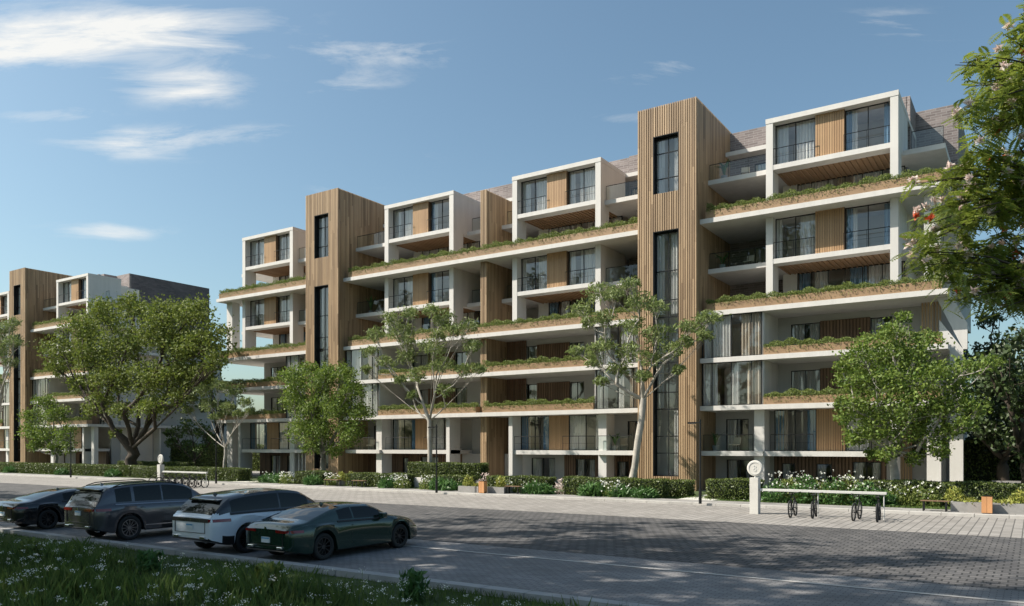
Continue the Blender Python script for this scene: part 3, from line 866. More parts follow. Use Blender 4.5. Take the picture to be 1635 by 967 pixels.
B2.part(mb, 'brick_end_wall', M['brickdark'])
mb = MB(); mb.box(-107, -95.8, 56.7, 68, 24.3, 24.6); mb.box(-103.8, -95.6, 53.4, 56.35, 22.85, 23.1)
B2.part(mb, 'roof_slab', M['plaster'])
side_wall(B2, -92.2, 52.2, 70, .06, LV[4] - T, 'wallgrey')
side_wall(B2, -95.6, 57.7, 70, LV[4] + T, LV[6] - T, 'wallgrey'); side_wall(B2, -92.2, 53.5, 57.6, LV[4] + T, LV[6] - T, 'plaster')
mb = MB(); mb.box(-120, -95.9, 66, 66.2, .06, 24.3); B2.part(mb, 'rear_wall', M['wallgrey'])
mb = MB(); mb.box(-91.5, -90.9, YC, YC + .5, .06, LV[2] - T); B2.part(mb, 'column', M['plaster'])

# ---------------------------------------------------------------- trees
def limb_pts(a, b, bend=0.18, n=5, sag=0.12):
    a, b = Vector(a), Vector(b); d = b - a; L_ = d.length
    side = Vector((rnd.gauss(0, 1), rnd.gauss(0, 1), 0)).normalized() * L_ * bend * rnd.uniform(.3, 1)
    pts = []
    for i in range(n + 1):
        t = i / n
        p = a + d * t + side * math.sin(PI * t) + Vector((0, 0, -L_ * sag)) * math.sin(PI * t)
        pts.append(p)
    return pts


def make_tree(name, label, base, clumps, leafm, barkm, trunk_r, fork_h, leaf=0.22, dens=26, aspect=1.5, sub=14, group=None, cat='tree', lean=(0, 0), flat=0.75, kind2=None, up=0.25, nstem=1, subr=0.36, droop=0.0, twigs=2, bare=0.25):
    """clumps: list of (Vector world, radius). a branching skeleton grows from the fork out to every clump; leaves sit in sub-clusters"""
    root = empty(name, base, 0, label, cat, group)
    bx = Vector(base)
    top = Vector((lean[0], lean[1], fork_h))
    nodes = []; par = []; isl = []          # position, parent

    def add(p, q):
        nodes.append(Vector(p)); par.append(q); return len(nodes) - 1
    nb = add((0, 0, -.15), -1); nb = add((top.x * .05, 0, fork_h * .08), nb)
    for t in (.3, .55, .8, 1.0):
        nb = add(top * t + Vector((rnd.uniform(-1, 1), rnd.uniform(-1, 1), 0)) * trunk_r * .35, nb)
    fork = nb
    cand = [fork]
    C_ = sorted([(Vector(c) - bx, r) for (c, r) in clumps], key=lambda q: (q[0] - top).length)
    P = []; O = []; tips = []
    # main limbs first: clumps lying in the most different directions
    dirs = [(c_ - top).normalized() for (c_, r_) in C_]
    order = [max(range(len(C_)), key=lambda q: C_[q][0].z)]
    while len(order) < min(len(C_), 6 if nstem == 1 else 8):
        order.append(max((q for q in range(len(C_)) if q not in order), key=lambda q: min(1 - dirs[q].dot(dirs[o_]) for o_ in order) * (C_[q][0] - top).length ** .5))
    C_ = [C_[q] for q in order] + [C_[q] for q in range(len(C_)) if q not in order]
    prim = len(order) + 1
    for (cl, r) in C_:
        prim -= 1
        dist = (cl - top).length
        best, bs = fork, 1e9
        for k in ([] if prim > 0 else cand):
            d_ = cl - nodes[k]
            if (nodes[k] - top).length > dist * .80: continue
            ax = nodes[k] - top
            ang = 0 if ax.length < .2 else max(0, 1 - ax.normalized().dot(d_.normalized()))
            sc_ = d_.length + ang * dist * .55 + (0.12 * dist if k == fork and len(cand) > 8 * max(1, nstem) else 0)
            if d_.z < -.1 * d_.length: sc_ += .4 * dist
            if sc_ < bs: bs, best = sc_, k
        pts = limb_pts(nodes[best], cl - Vector((0, 0, r * .15)), n=5, bend=.12, sag=.06)
        k = best
        for p in pts[1:]:
            k = add(p + Vector((rnd.gauss(0, .03), rnd.gauss(0, .03), rnd.gauss(0, .02))) * r, k); cand.append(k)
        path = [k, par[k], par[par[k]]]
        tips.append(k)
        for _ in range(sub):
            d = Vector((rnd.gauss(0, 1), rnd.gauss(0, 1), rnd.gauss(0, .9) + .15)).normalized()
            rad = r * rnd.uniform(.35, 1.0)
            sc = cl + Vector((d.x * rad, d.y * rad, d.z * rad * flat))
            if rnd.random() < twigs / 4:
                kk = rnd.choice(path); m_ = add((nodes[kk] + sc) * .5 + Vector((0, 0, -.04)), kk); tips.append(add(sc, m_))
            sr = r * subr * rnd.uniform(.7, 1.35)
            n = max(10, int(dens * sr * sr / (leaf * leaf) * .55))
            g = rng.normal(size=(n, 3)) * np.array([.5, .5, .5 * flat]) * sr
            P.append(np.array(sc)[None, :] + g)
            O.append(g / max(sr, .01) * .8)
    # pipe model radii
    n_ = len(nodes); acc = [0.0] * n_
    for t in tips: acc[t] += 1
    for k in range(n_ - 1, 0, -1): acc[par[k]] += max(acc[k], .5)
    a0 = acc[fork]
    rad_ = [trunk_r * (max(a, .5) / a0) ** .52 for a in acc]
    for k in range(fork + 1): rad_[k] = trunk_r * (1.45 if k == 0 else 1.2 if k == 1 else 1.08 - .02 * k)
    ch = [[] for _ in nodes]
    for k in range(1, n_): ch[par[k]].append(k)
    tb_ = MB()
    stack = [(0, None)]
    while stack:
        k, pre = stack.pop()
        line = [k] if pre is None else [pre, k]
        while ch[line[-1]]:
            cs = sorted(ch[line[-1]], key=lambda q: -acc[q]); 
            for o_ in cs[1:]: stack.append((o_, line[-1]))
            line.append(cs[0])
        rr = [rad_[q] for q in line]
        if pre is not None: rr[0] = min(rad_[pre], rr[1] * 1.15)
        rr = [max(.006, q) for q in rr]
        tb_.tube([nodes[q] for q in line], rr, 9 if rr[0] > .12 else 5 if rr[0] > .03 else 4, cap=rr[0] > .05)
    P = np.concatenate(P); O = np.concatenate(O)
    tb_.build('trunk', barkm, root, smooth=True)
    V, Q = leaves(P, leaf, aspect, up=up, outdir=O, droop=droop)
    np_mesh('crown', V, Q, leafm, parent=root)
    print(name, label[:30], 'leaves', len(P))
    return root, len(P)


def px_clumps(lst, Y, ppm, depth, mul=2):
    """lst: (px, py, radius px); each gives clumps at several depths along the line of sight"""
    out = []
    for (x, y, r) in lst:
        rm = r / ppm
        for k in range(mul):
            t = (k + .5) / mul * 2 - 1 if mul > 1 else 0
            d = ray(x + rnd.uniform(-.15, .15) * r, y + rnd.uniform(-.15, .15) * r)
            s = Y / d.y + (t * depth + rnd.uniform(-.2, .2) * depth)
            out.append((Vector((s * d.x, s * d.y, EYE + s * d.z)), rm))
    return out


def yc_of(px, Y):
    return Y / ray(px, 700).y


def ground(px, Y): 
    p = onY(px, 700, Y); return (p.x, p.y, 0.05)


# big spreading tree on the left
b = ground(212, 43.5); pp = FX / yc_of(212, 43.5)
cl = px_clumps([(100, 560, 34), (135, 525, 34), (170, 500, 34), (215, 492, 30), (262, 498, 30), (305, 505, 32), (330, 545, 32), (345, 575, 18), (90, 590, 20),
                (150, 575, 36), (200, 545, 38), (250, 540, 38), (295, 560, 36), (180, 610, 34), (235, 600, 36), (280, 605, 34), (315, 600, 26), (130, 612, 22),
                (165, 645, 24), (245, 648, 24), (285, 640, 20), (195, 655, 18), (185, 690, 9), (150, 655, 16)], 43.5, pp, 5.0, 2)
make_tree('broadleaf_tree', 'largest tree, wide domed olive crown on a forked dark trunk behind the left hedge', b, cl, M['oak'], M['bark'], .55, 2.6, leaf=.21, dens=5.5, sub=18, flat=.75, subr=.44)
# maple-like young trees
b = ground(90, 42.8); pp = FX / yc_of(90, 42.8)
cl = px_clumps([(75, 645, 17), (55, 665, 18), (90, 665, 19), (45, 690, 17), (72, 695, 20), (105, 690, 17), (55, 712, 12), (110, 712, 12), (88, 715, 14)], 42.8, pp, 1.3, 2)
make_tree('maple_tree', 'small round tree at far left in front of the distant timber tower', b, cl, M['maple'], M['barkgrey'], .17, 2.0, leaf=.17, dens=6, sub=15, flat=.85, subr=.44)
b = ground(516, 42.8); pp = FX / yc_of(516, 42.8)
cl = px_clumps([(492, 588, 14), (525, 590, 13), (545, 600, 22), (475, 605, 26), (510, 615, 30), (560, 625, 22), (470, 640, 24), (500, 655, 30), (545, 655, 30), (575, 660, 18),
                (480, 685, 24), (520, 690, 28), (560, 690, 22), (500, 715, 16), (535, 718, 14), (460, 600, 14)], 42.8, pp, 1.9, 2)
make_tree('maple_tree', 'dense bushy green tree in front of the left stair tower', b, cl, M['maple'], M['barkgrey'], .22, 2.2, leaf=.135, dens=6, sub=17, flat=.85, subr=.44)
b = ground(1427, 42.4); pp = FX / yc_of(1427, 42.4)
cl = px_clumps([(1440, 508, 12), (1432, 530, 22), (1380, 560, 28), (1425, 560, 34), (1470, 555, 30), (1360, 600, 28), (1400, 610, 38), (1450, 605, 38), (1500, 600, 32), (1540, 590, 20), (1580, 580, 15),
                (1365, 650, 28), (1410, 660, 36), (1460, 655, 36), (1505, 650, 30), (1380, 690, 22), (1425, 700, 24), (1475, 695, 22), (1510, 690, 18), (1395, 725, 12), (1345, 640, 12), (1362, 700, 17), (1345, 668, 15), (1540, 680, 18), (1560, 650, 16), (1500, 718, 17), (1460, 730, 13), (1415, 725, 15), (1530, 620, 18), (1345, 585, 12), (1540, 640, 16)], 42.4, pp, 2.0, 2)
make_tree('maple_tree', 'bright green broad young tree beside the building corner, behind the flowering border', b, cl, M['maple'], M['barkpale'], .20, 2.6, leaf=.125, dens=5.5, sub=17, flat=.85, subr=.44)
# eucalypts: open, pale trunks
def euc(px, Y, lst, lab, fork, leanpx, tr=.2, dens=17, depth=1.6, mul=1, leaf=.15, nm='eucalyptus_tree'):
    bb = ground(px, Y); ppm = FX / yc_of(px, Y)
    c_ = px_clumps(lst, Y, ppm, depth, mul)
    return make_tree(nm, lab, bb, c_, M['euc'], M['barkpale'], tr, fork, leaf=leaf, dens=dens * .34, sub=18, flat=.7, aspect=4.0, lean=(leanpx / ppm, .1), up=0, subr=.36, droop=.2, twigs=2)


euc(685, 42.6, [(600, 535, 17), (625, 510, 18), (655, 498, 16), (640, 530, 22), (690, 495, 14), (705, 510, 20), (725, 530, 20), (750, 520, 16), (755, 555, 16), (590, 560, 15), (615, 575, 16), (650, 570, 20), (690, 555, 22), (765, 590, 12),
                (705, 580, 20), (665, 600, 16), (640, 605, 12), (740, 590, 14), (710, 620, 14), (660, 630, 10), (650, 545, 18), (700, 535, 14), (585, 590, 9)],
    'open crowned tree with pale forked trunk between the middle frames, behind the raised hedge', 4.6, 0, tr=.165, mul=2, dens=14)
euc(1006, 43.0, [(930, 490, 20), (960, 465, 24), (985, 470, 20), (1005, 455, 16), (940, 515, 16), (965, 510, 20), (1020, 480, 24), (1045, 490, 22), (1010, 520, 24), (1050, 530, 24), (1075, 555, 18), (1100, 520, 18), (1130, 510, 18), (1125, 535, 14),
                (965, 550, 20), (1000, 560, 24), (1040, 570, 22), (950, 580, 16), (985, 590, 18), (1025, 600, 14), (960, 610, 12), (1095, 545, 14), (920, 560, 12), (1085, 590, 10), (950, 560, 16)],
    'tallest pale trunked tree, leaning in front of the right stair tower', 5.6, 22, tr=.20, mul=2, dens=14)
euc(358, 42.6, [(305, 640, 13), (325, 625, 16), (350, 615, 16), (375, 625, 16), (390, 640, 13), (335, 645, 16), (365, 650, 14), (300, 655, 9), (345, 665, 10), (380, 660, 10), (400, 655, 8)],
    'slender small grey green tree beside the left lamp post', 2.7, 0, tr=.11, mul=2, dens=16)
euc(-15, 42.6, [(0, 525, 20), (20, 515, 14), (22, 545, 16), (5, 560, 18), (-20, 540, 22), (-40, 570, 22), (15, 580, 12), (0, 610, 10), (-30, 600, 18)],
    'grey green tree cut by the left edge of the picture', 5.0, 0, tr=.24, mul=2, dens=16)
# darker trees behind
b = ground(310, 46.5); pp = FX / yc_of(310, 46.5)
cl = px_clumps([(285, 690, 16), (305, 680, 18), (325, 690, 16), (275, 705, 10), (300, 712, 16), (325, 715, 14), (340, 700, 10), (268, 690, 8)], 46.5, pp, 1.4, 2)
make_tree('evergreen_tree', 'dark low tree against the pale end wall of the far block', b, cl, M['mapledk'], M['bark'], .16, 1.4, leaf=.2, dens=2.4, sub=12)
for (px, Y, top, rr, lab, g_) in ((1640, 47, 520, 44, 'dark dense tree at the right edge beyond the building corner', 1), (1585, 60, 470, 34, 'dark tree behind the right end of the building', 0), (1600, 51, 560, 40, 'dark low spreading tree just right of the slanted end column', 1), (1720, 58, 420, 46, 'dark tree at the far right, mostly out of the picture', 0)):
    b = ground(px, Y); pp = FX / yc_of(px, Y); lst = []
    for k in range(15):
        a = rnd.random() * 2 * PI; q = rnd.random() ** .5
        lst.append((px + math.cos(a) * q * (75 if g_ else 60), (top + 735) / 2 + math.sin(a) * q * (735 - top) * .42, rr * rnd.uniform(.6, 1)))
    make_tree('evergreen_tree', lab, b, px_clumps(lst, Y, pp, 2.6, 2), M['darkleaf'], M['bark'], .3, 2.2, leaf=.21, dens=3.4, sub=13)
# bigger-leaf bushes seen in the gap between the two blocks
for (px, Y, lab) in ((345, 62, 'dark tree in the gap between the two apartment blocks'), (355, 75, 'distant tree behind the gap between the blocks')):
    b = ground(px, Y); pp = FX / yc_of(px, Y); lst = [(px + rnd.uniform(-18, 18), rnd.uniform(600, 700), 13) for _ in range(8)]
    make_tree('evergreen_tree', lab, b, px_clumps(lst, Y, pp, 2, 2), M['darkleaf'], M['bark'], .3, 2.2, leaf=.3, dens=2, sub=10)

# tall street trees on the near side; they cast the shade over the lawn, the bays and the road
def shade_proto(h, r, sub, seed):
    cl = []
    rr = random.Random(seed)
    for k in range(15):
        a = rr.random() * 2 * PI; q = rr.random() ** .6
        z = h * .74 + rr.uniform(-1, 1) * h * .18
        cl.append((Vector((math.cos(a) * q * r, math.sin(a) * q * r, z)), r * rr.uniform(.30, .46)))
    rt, n = make_tree('plane_tree', 'tall leafy street tree on the near lawn', (0, 0, 0), cl, M['mapledk'], M['bark'], .42, h * .4, leaf=.45, dens=4.5, sub=12, group='tall street trees on the near lawn')
    return rt


tall_ = None
protos = [shade_proto(27, 6.0, 12, 3), shade_proto(28, 6.4, 12, 5)]
spots = [(-22.5, 7.0), (-17.5, -6), (-30, 7.5), (-38, 5.5), (-47, 7.5), (-57, 6.5), (-68, 8), (-80, 7), (-24, -3.5), (-35, -3), (-46, -3)]
used = [0, 0]
for i, (x, y) in enumerate(spots):
    k = i % 2
    o = protos[k] if not used[k] else copy_tree(protos[k])
    used[k] = 1
    o.location = (x, y, 0); o.rotation_euler = (0, 0, i * 1.3)
for (x, y) in ((-25.5, -.8), (-36, 1.5), (-41, -7)):
    o = copy_tree(protos[0]); o.location = (x, y, 0); o.scale = (1.1, 1.1, 1.32)


for i, (x, y) in enumerate([(-70, -22), (-58, -19), (-46, -23), (-34, -20), (-22, -24), (-9, -21), (4, -24), (17, -20), (30, -23), (44, -20), (22, -8), (34, 2)]):  # unseen tree row added to block sky fill and darken low reflections
    o = copy_tree(protos[i % 2]); o.location = (x, y, -4.0); o.scale = (.85, .85, .55); o.rotation_euler = (0, 0, i * 2.1 + .4)
    o['label'] = 'large unseen tree added behind the viewer to darken fill light and reflections'; o['group'] = 'unseen trees added behind the viewer to darken fill light'
dk = [o for o in C.objects if o.name.startswith('evergreen_tree') and o.type == 'EMPTY'][1]
for i, (x, y, lab) in enumerate([(9, 58, 'evergreen at the right beyond the garden wall'), (16, 66, 'farther evergreen at the right beyond the garden wall'), (3.5, 72, 'evergreen behind the garden wall, beside the building end'), (24, 60, 'outermost evergreen on the right'), (-76, 78, 'evergreen far behind the gap'), (-86, 84, 'farthest evergreen behind the far block')]):
    o = copy_tree(dk); o.location = (x, y, .05); o.rotation_euler = (0, 0, i * 1.7 + 1); o['label'] = lab


# ---------------------------------------------------------------- hedges and planting
def hedge(x0, x1, y0, y1, z0, z1, label, leaf=.075, dens=430, m='hedge', name='hedge', group='clipped hedges along the sidewalk', white=0.0):
    cx, cy = (x0 + x1) / 2, (y0 + y1) / 2
    X0, X1, Y0, Y1 = x0 - cx, x1 - cx, y0 - cy, y1 - cy
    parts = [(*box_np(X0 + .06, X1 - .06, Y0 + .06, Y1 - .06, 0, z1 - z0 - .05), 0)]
    P = []
    for (w_, h_, fn) in ((X1 - X0, z1 - z0, lambda u, v: np.stack([X0 + u, np.full_like(u, Y0), v], 1)), (X1 - X0, Y1 - Y0, lambda u, v: np.stack([X0 + u, Y0 + v, np.full_like(u, z1 - z0)], 1)),
                         (Y1 - Y0, z1 - z0, lambda u, v: np.stack([np.full_like(u, X1), Y0 + u, v], 1)), (Y1 - Y0, z1 - z0, lambda u, v: np.stack([np.full_like(u, X0), Y0 + u, v], 1)),
                         (X1 - X0, z1 - z0, lambda u, v: np.stack([X0 + u, np.full_like(u, Y1), v], 1))):
        n = int(w_ * h_ * dens); P.append(fn(rng.uniform(0, w_, n), rng.uniform(0, h_, n)))
    P = np.concatenate(P)
    P[:, 2] += .035 * np.sin(P[:, 0] * 2.1 + 1) * (P[:, 2] > .3) + rng.normal(size=len(P)) * .02
    P[:, 0] += rng.normal(size=len(P)) * .03; P[:, 1] += rng.normal(size=len(P)) * .035 + .03 * np.sin(P[:, 0] * 1.7)
    P[:, 2] = np.maximum(P[:, 2], .01)
    V, Q = leaves(P, leaf, 1.5, up=.4)
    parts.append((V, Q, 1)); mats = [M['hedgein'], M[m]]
    if white:
        n = int((X1 - X0) * white * 40)
        Pw = np.stack([rng.uniform(X0, X1, n), np.full(n, Y0 - .05) + rng.normal(size=n) * .06, rng.uniform(.1, z1 - z0 + .1, n)], 1)
        V, Q = leaves(Pw, .07, 1.0); parts.append((V, Q, 2)); mats.append(M['petal'])
    V, Q, Mi = cat_mesh(parts)
    o = np_mesh(name, V, Q, mats, Mi); o.location = (cx, cy, z0)
    return tag(o, label, 'hedge', group)


HX = lambda px, Y=40.0: onY(px, 700, Y).x
hedge(-112, HX(208), 39.9, 41.3, .06, 1.1, 'long clipped hedge at the far left, running out of the picture')
hedge(HX(211), HX(262), 39.9, 41.2, .06, 1.08, 'short clipped hedge just left of the distant disc pillar')
hedge(HX(264), HX(381), 39.9, 41.2, .06, 1.1, 'clipped hedge behind the distant bicycle rack')
hedge(HX(190, 44.5), HX(300, 44.5), 44.3, 45.2, .06, 1.35, 'darker hedge behind the far left one, against the far block', m='hedge')
hedge(HX(478), HX(520), 39.6, 40.6, .06, 1.05, 'clipped hedge under the bushy tree before the left stair tower')
hedge(HX(560), HX(600), 39.6, 40.6, .06, 1.0, 'clipped hedge right behind the two round planter pots')
hedge(HX(605), HX(655), 39.5, 40.6, .06, 1.02, 'clipped hedge left of the white wall block, with white blossom', white=.5)
hedge(HX(657, 41.4), HX(772, 41.4), 41.0, 42.0, .75, 1.75, 'raised dark hedge on the white plinth beside the middle fin', dens=460)
hedge(HX(684), HX(752), 39.5, 40.5, .06, 1.0, 'clipped hedge below the raised hedge, behind the middle lamp post')
hedge(HX(786), HX(880), 39.4, 40.6, .06, 1.05, 'clipped hedge right of the middle fin', white=.1)
hedge(HX(905), HX(1062), 39.5, 40.7, .06, 1.08, 'clipped hedge below the leaning pale tree')
hedge(HX(1064, 41.5), HX(1098, 41.5), 41.2, 42.6, .06, .95, 'short dark hedge beside the entrance path of the right stair tower')
hedge(HX(1134, 41), HX(1216, 41), 40.4, 41.4, .06, 1.15, 'clipped hedge block left of the near disc pillar')
hedge(HX(1380, 42), 14, 41.6, 42.8, .06, 1.2, 'long clipped hedge at the right behind the bench, running out of the picture')


hedge(-3.35, 34, 52.5, 54, .06, 3.2, 'tall dark hedge beyond the garden wall at the right', leaf=.14, dens=120)
hedge(-90, -66, 58.5, 60, .06, 3.0, 'tall hedge closing the gap between the two blocks', leaf=.14, dens=120)


def tuft(px, Y, r, h, m, label, name, cat, group, n=420, leaf=.22, asp=6, flowers=0, fm='petal'):
    p = onY(px, 700, Y)
    a = rng.uniform(0, 2 * PI, n); q = np.sqrt(rng.uniform(0, 1, n)) * r
    hh = h * (1 - .5 * (q / r) ** 2)
    P = np.stack([np.cos(a) * q, np.sin(a) * q * .8, rng.uniform(.05, 1, n) * hh], 1)
    od = np.stack([np.cos(a) * q / r, np.sin(a) * q / r, np.full(n, .7)], 1)
    V, Q = leaves(P, leaf, asp, up=.5, outdir=od); parts = [(V, Q, 0)]; mats = [M[m]]
    if flowers:
        a = rng.uniform(0, 2 * PI, flowers); q = np.sqrt(rng.uniform(0, 1, flowers)) * r
        P = np.stack([np.cos(a) * q, np.sin(a) * q * .8, h * rng.uniform(.4, 1.15, flowers)], 1)
        for k in range(2):
            V, Q = leaves(P + rng.normal(size=P.shape) * .02, .085, 1.0); parts.append((V, Q, 1))
        mats.append(M[fm])
    V, Q, Mi = cat_mesh(parts)
    o = np_mesh(name, V, Q, mats, Mi); o.location = (p.x, p.y, .06)
    return tag(o, label, cat, group)


G = 'shrubs and grasses in the planting bed'
where = [(430, 40.2, .85, .75, 'tuft', 'round green bush at the path by the left block end'), (447, 40.0, .7, .8, 'tuft', 'second bush right of the left entrance path'),
         (18, 39.7, .8, .7, 'tuft', 'green grass tuft at the far left edge'), (100, 39.6, .8, .7, 'tuft', 'green grass tuft beside the leftmost lamp post'),
         (182, 39.6, .9, .75, 'tuft', 'green grass tuft left of the spreading tree trunk'), (500, 39.3, .7, .7, 'tuft', 'leafy bush in front of the left tower hedge'),
         (622, 39.3, .8, .8, 'tuft', 'tall green grass before the hedge with white blossom'), (715, 39.2, .9, .75, 'tuft', 'grass mound right of the middle lamp post'), (700, 39.2, .6, .7, 'tuft', 'grass tuft directly behind the middle lamp post'),
         (852, 39.1, .8, .75, 'tuft', 'grass clump before the hedge right of the middle fin'), (868, 39.1, .6, .6, 'tuft', 'smaller grass clump next to the hedge gap'),
         (950, 39.3, .9, .8, 'tuft', 'grass clump at the left of the hedge below the leaning tree'), (990, 39.3, .8, .7, 'tuft', 'grass clump in the middle of the hedge below the leaning tree'), (1030, 39.3, .7, .6, 'tuft', 'grass clump at the right of the hedge below the leaning tree'),
         (1405, 40.9, .7, .7, 'tuft', 'low leafy bush under the bright green tree')]
for i, (px, Y, r, h, m, lab) in enumerate(where):
    tuft(px, Y, r, h, m, lab, 'grass_tuft', 'bush', G, leaf=.2 + .03 * (i % 3), flowers=(25 if i % 3 == 0 else 0))
for i, (px, Y, lab) in enumerate([(458, 39.4, 'white flowering shrub near the left entrance path'), (530, 39.4, 'white flowering shrub left of the round pots'), (642, 39.2, 'white flowering shrub left of the white wall block'),
                                  (683, 39.3, 'white flowering shrub at the foot of the white wall block'), (975, 39.2, 'white flowering shrub below the leaning tree'), (812, 39.3, 'white flowering shrub right of the middle fin')]):
    tuft(px, Y, .65, .85, 'plantleaf', lab, 'flowering_shrub', 'shrub', G, n=380, leaf=.1, asp=1.6, flowers=60)
# border with tall white flowers behind the bicycle rack
for i, px in enumerate((1240, 1262, 1285, 1308, 1332, 1356, 1380)):
    tuft(px, 40.2 + .3 * (i % 2), .75, 1.25 + .12 * (i % 3), 'plantleaf' if i % 2 else 'tuft', ['leftmost', 'second', 'third', 'fourth', 'fifth', 'sixth', 'rightmost'][i] + ' white flowering bush in the border behind the near bicycle rack',
         'flowering_shrub', 'shrub', G, n=750, leaf=.12, asp=1.8, flowers=38)
for i, px in enumerate((1428, 1452, 1478)):
    tuft(px, 41.3, .7, 1.0, 'plantleaf', ['left', 'middle', 'right'][i] + ' one of three low white rose bushes before the right hedge, by the bench', 'flowering_shrub', 'shrub', G, n=420, leaf=.11, asp=1.6, flowers=30)
for i, (px, Y, lab) in enumerate([(545, 39.9, 'yellow shrub in the left round pot'), (561, 39.9, 'yellow shrub in the right round pot'), (748, 38.6, 'yellow shrub in the stone trough left of the orange bin'),
                                  (800, 38.6, 'yellow shrub at the right end of the stone trough'), (1523, 38.9, 'yellow shrub in the trough beside the bench'), (1630, 38.9, 'yellow shrub at the right picture edge')]):
    tuft(px, Y, .38, .75, 'yel', lab, 'yellow_shrub', 'shrub', G, n=300, leaf=.1, asp=3).location.z = .42
for i, (px, lab) in enumerate([(765, 'low yellow groundcover in the stone trough by the orange bin'), (1548, 'low yellow groundcover in the trough right of the bench'), (1605, 'low yellow groundcover in the rightmost trough')]):
    tuft(px, 38.7, .55, .28, 'yel', lab, 'yellow_shrub', 'shrub', G, n=260, leaf=.1, asp=3).location.z = .42
tuft(775, 40.4, .5, 1.25, 'pink', 'reddish bush at the foot of the middle fin', 'red_shrub', 'shrub', G, n=220, leaf=.1, asp=2)
tuft(897, 39.9, .6, 1.0, 'pink', 'reddish bush in the gap between the two middle hedges', 'red_shrub', 'shrub', G, n=220, leaf=.1, asp=2)

# ---------------------------------------------------------------- street furniture
def trough(x0, x1, y0, y1, h, label):
    mb = MB(); mb.box(x0, x1, y0, y1, .11, .115 + h)
    mb.box(x0 + .08, x1 - .08, y0 + .08, y1 - .08, .1, .118 + h, 1)
    o = mb.build('stone_trough', [M['potgrey'], M['hedgein']], None, (x0, y0, 0)); o.location = (x0, y0, 0)
    return tag(o, label, 'planter', 'stone planting troughs on the sidewalk')


trough(HX(733, 38.3), HX(765, 38.3), 38.2, 39.2, .36, 'left grey stone trough between lamp post and orange bin')
trough(HX(777, 38.3), HX(806, 38.3), 38.2, 39.2, .36, 'grey stone trough right of the middle orange bin')
trough(HX(1518, 38.4), HX(1568, 38.4), 38.3, 39.3, .42, 'grey stone trough between the bench and the right orange bin')
trough(HX(1585, 38.4), HX(1680, 38.4), 38.3, 39.3, .42, 'grey stone trough at the right edge of the sidewalk')
for i, (px, lab) in enumerate(((545, 'left round dark pot by the left benches'), (561, 'right round dark pot by the left benches'))):
    mb = MB(); mb.lathe([(0, 0), (.26, 0), (.33, .4), (.29, .4), (.27, .32), (0, .32)], 20)
    o = mb.build('plant_pot', M['potgrey'], smooth=False); o.location = (HX(px, 39.9), 39.9, .06); tag(o, label=lab, cat='pot', group='round pots beside the left benches')
mb = MB(); mb.box(-.5, .5, -.5, .5, 0, .72)
o = mb.build('white_plinth', M['plaster'], bevel=.01); o.location = (HX(671, 40.9), 40.9, .06); tag(o, 'white rendered plinth carrying the raised hedge', 'plinth')
mb = MB(); mb.box(HX(680, 41.4), HX(770, 41.4), 41.1, 41.95, .06, .75)
o = mb.build('plinth_wall', M['wallgrey'], None, (-31, 41.5, 0)); o.location = (-31, 41.5, 0); tag(o, 'low grey retaining wall under the raised hedge', 'wall')


def bin_(px, Y, label):
    r = empty('litter_bin', (HX(px, Y), Y, .115), 0, label, 'litter bin', 'orange wooden litter bins')
    mb = MB(); mb.box(-.16, .16, -.14, .14, 0, .66); mb.box(-.15, .15, -.13, .13, .72, .74); mb.box(-.16, -.13, -.14, .14, .66, .74); mb.box(.13, .16, -.14, .14, .66, .74)
    mb.build('bin_frame', M['metal'], r)
    s_ = MB()
    for (a, b) in ((-.19, -.005), (.005, .19)): s_.box(a, b, -.17, -.141, .03, .70); s_.box(a, b, .141, .17, .03, .70)
    for (a, b) in ((-.138, -.005), (.005, .138)): s_.box(-.19, -.161, a, b, .03, .7); s_.box(.161, .19, a, b, .03, .7)
    s_.build('timber_panel', M['rust'], r)


bin_(771, 37.85, 'orange wooden litter bin in front of the middle timber fin')
bin_(1576, 37.95, 'orange wooden litter bin at the right, between two stone troughs')


def bench(px0, px1, Y, label, back=False):
    x0, x1 = HX(px0, Y), HX(px1, Y); cx = (x0 + x1) / 2; h = (x1 - x0) / 2
    r = empty('street_bench', (cx, Y, .115), 0, label, 'bench', 'slim benches on the sidewalk')
    for k in range(4):
        mb = MB(); mb.box(-h, h, -.2 + k * .105, -.11 + k * .105, .42, .45); mb.build('seat', M['browntimber'], r)
    for sx_ in (-1, 1):
        mb = MB(); xx = sx_ * (h - .12)
        mb.box(xx - .03, xx + .03, -.19, -.15, 0, .42); mb.box(xx - .03, xx + .03, .17, .21, 0, .42); mb.box(xx - .03, xx + .03, -.15, .17, .38, .42)
        mb.build('leg', M['metal'], r)


bench(1470, 1516, 38.2, 'brown slatted bench left of the yellow shrub on the right sidewalk')
bench(520, 543, 39.0, 'left bench of the pair by the round pots')
bench(564, 583, 39.0, 'right bench of the pair by the round pots')
bench(808, 832, 38.5, 'bench right of the stone trough in the middle')


def lamp(px, Y, label):
    r = empty('street_lamp', (HX(px, Y), Y, .1), 0, label, 'street lamp', 'slim black street lamps')
    mb = MB(); mb.tube([(0, 0, 0), (0, 0, .75)], .075, 10); mb.tube([(0, 0, .75), (0, 0, 4.1)], .042, 10); mb.build('pole', M['metal'], r)
    mb = MB(); mb.box(-.62, .05, -.04, .04, 3.93, 3.98); mb.build('arm', M['metal'], r)
    mb = MB(); mb.box(-.6, -.22, -.09, .09, 3.89, 3.928); mb.build('lamp_head', M['metal'], r)
    mb = MB(); mb.box(-.57, -.25, -.07, .07, 3.882, 3.889); mb.build('lens', M['conc'], r)


for (px, lab) in ((1118, 'black lamp post in front of the right stair tower'), (697, 'black lamp post before the raised hedge'), (345, 'black lamp post right of the distant bicycle rack'), (113, 'leftmost black lamp post, before the far block')):
    lamp(px, 36.95 if px > 1000 else 36.9, lab)


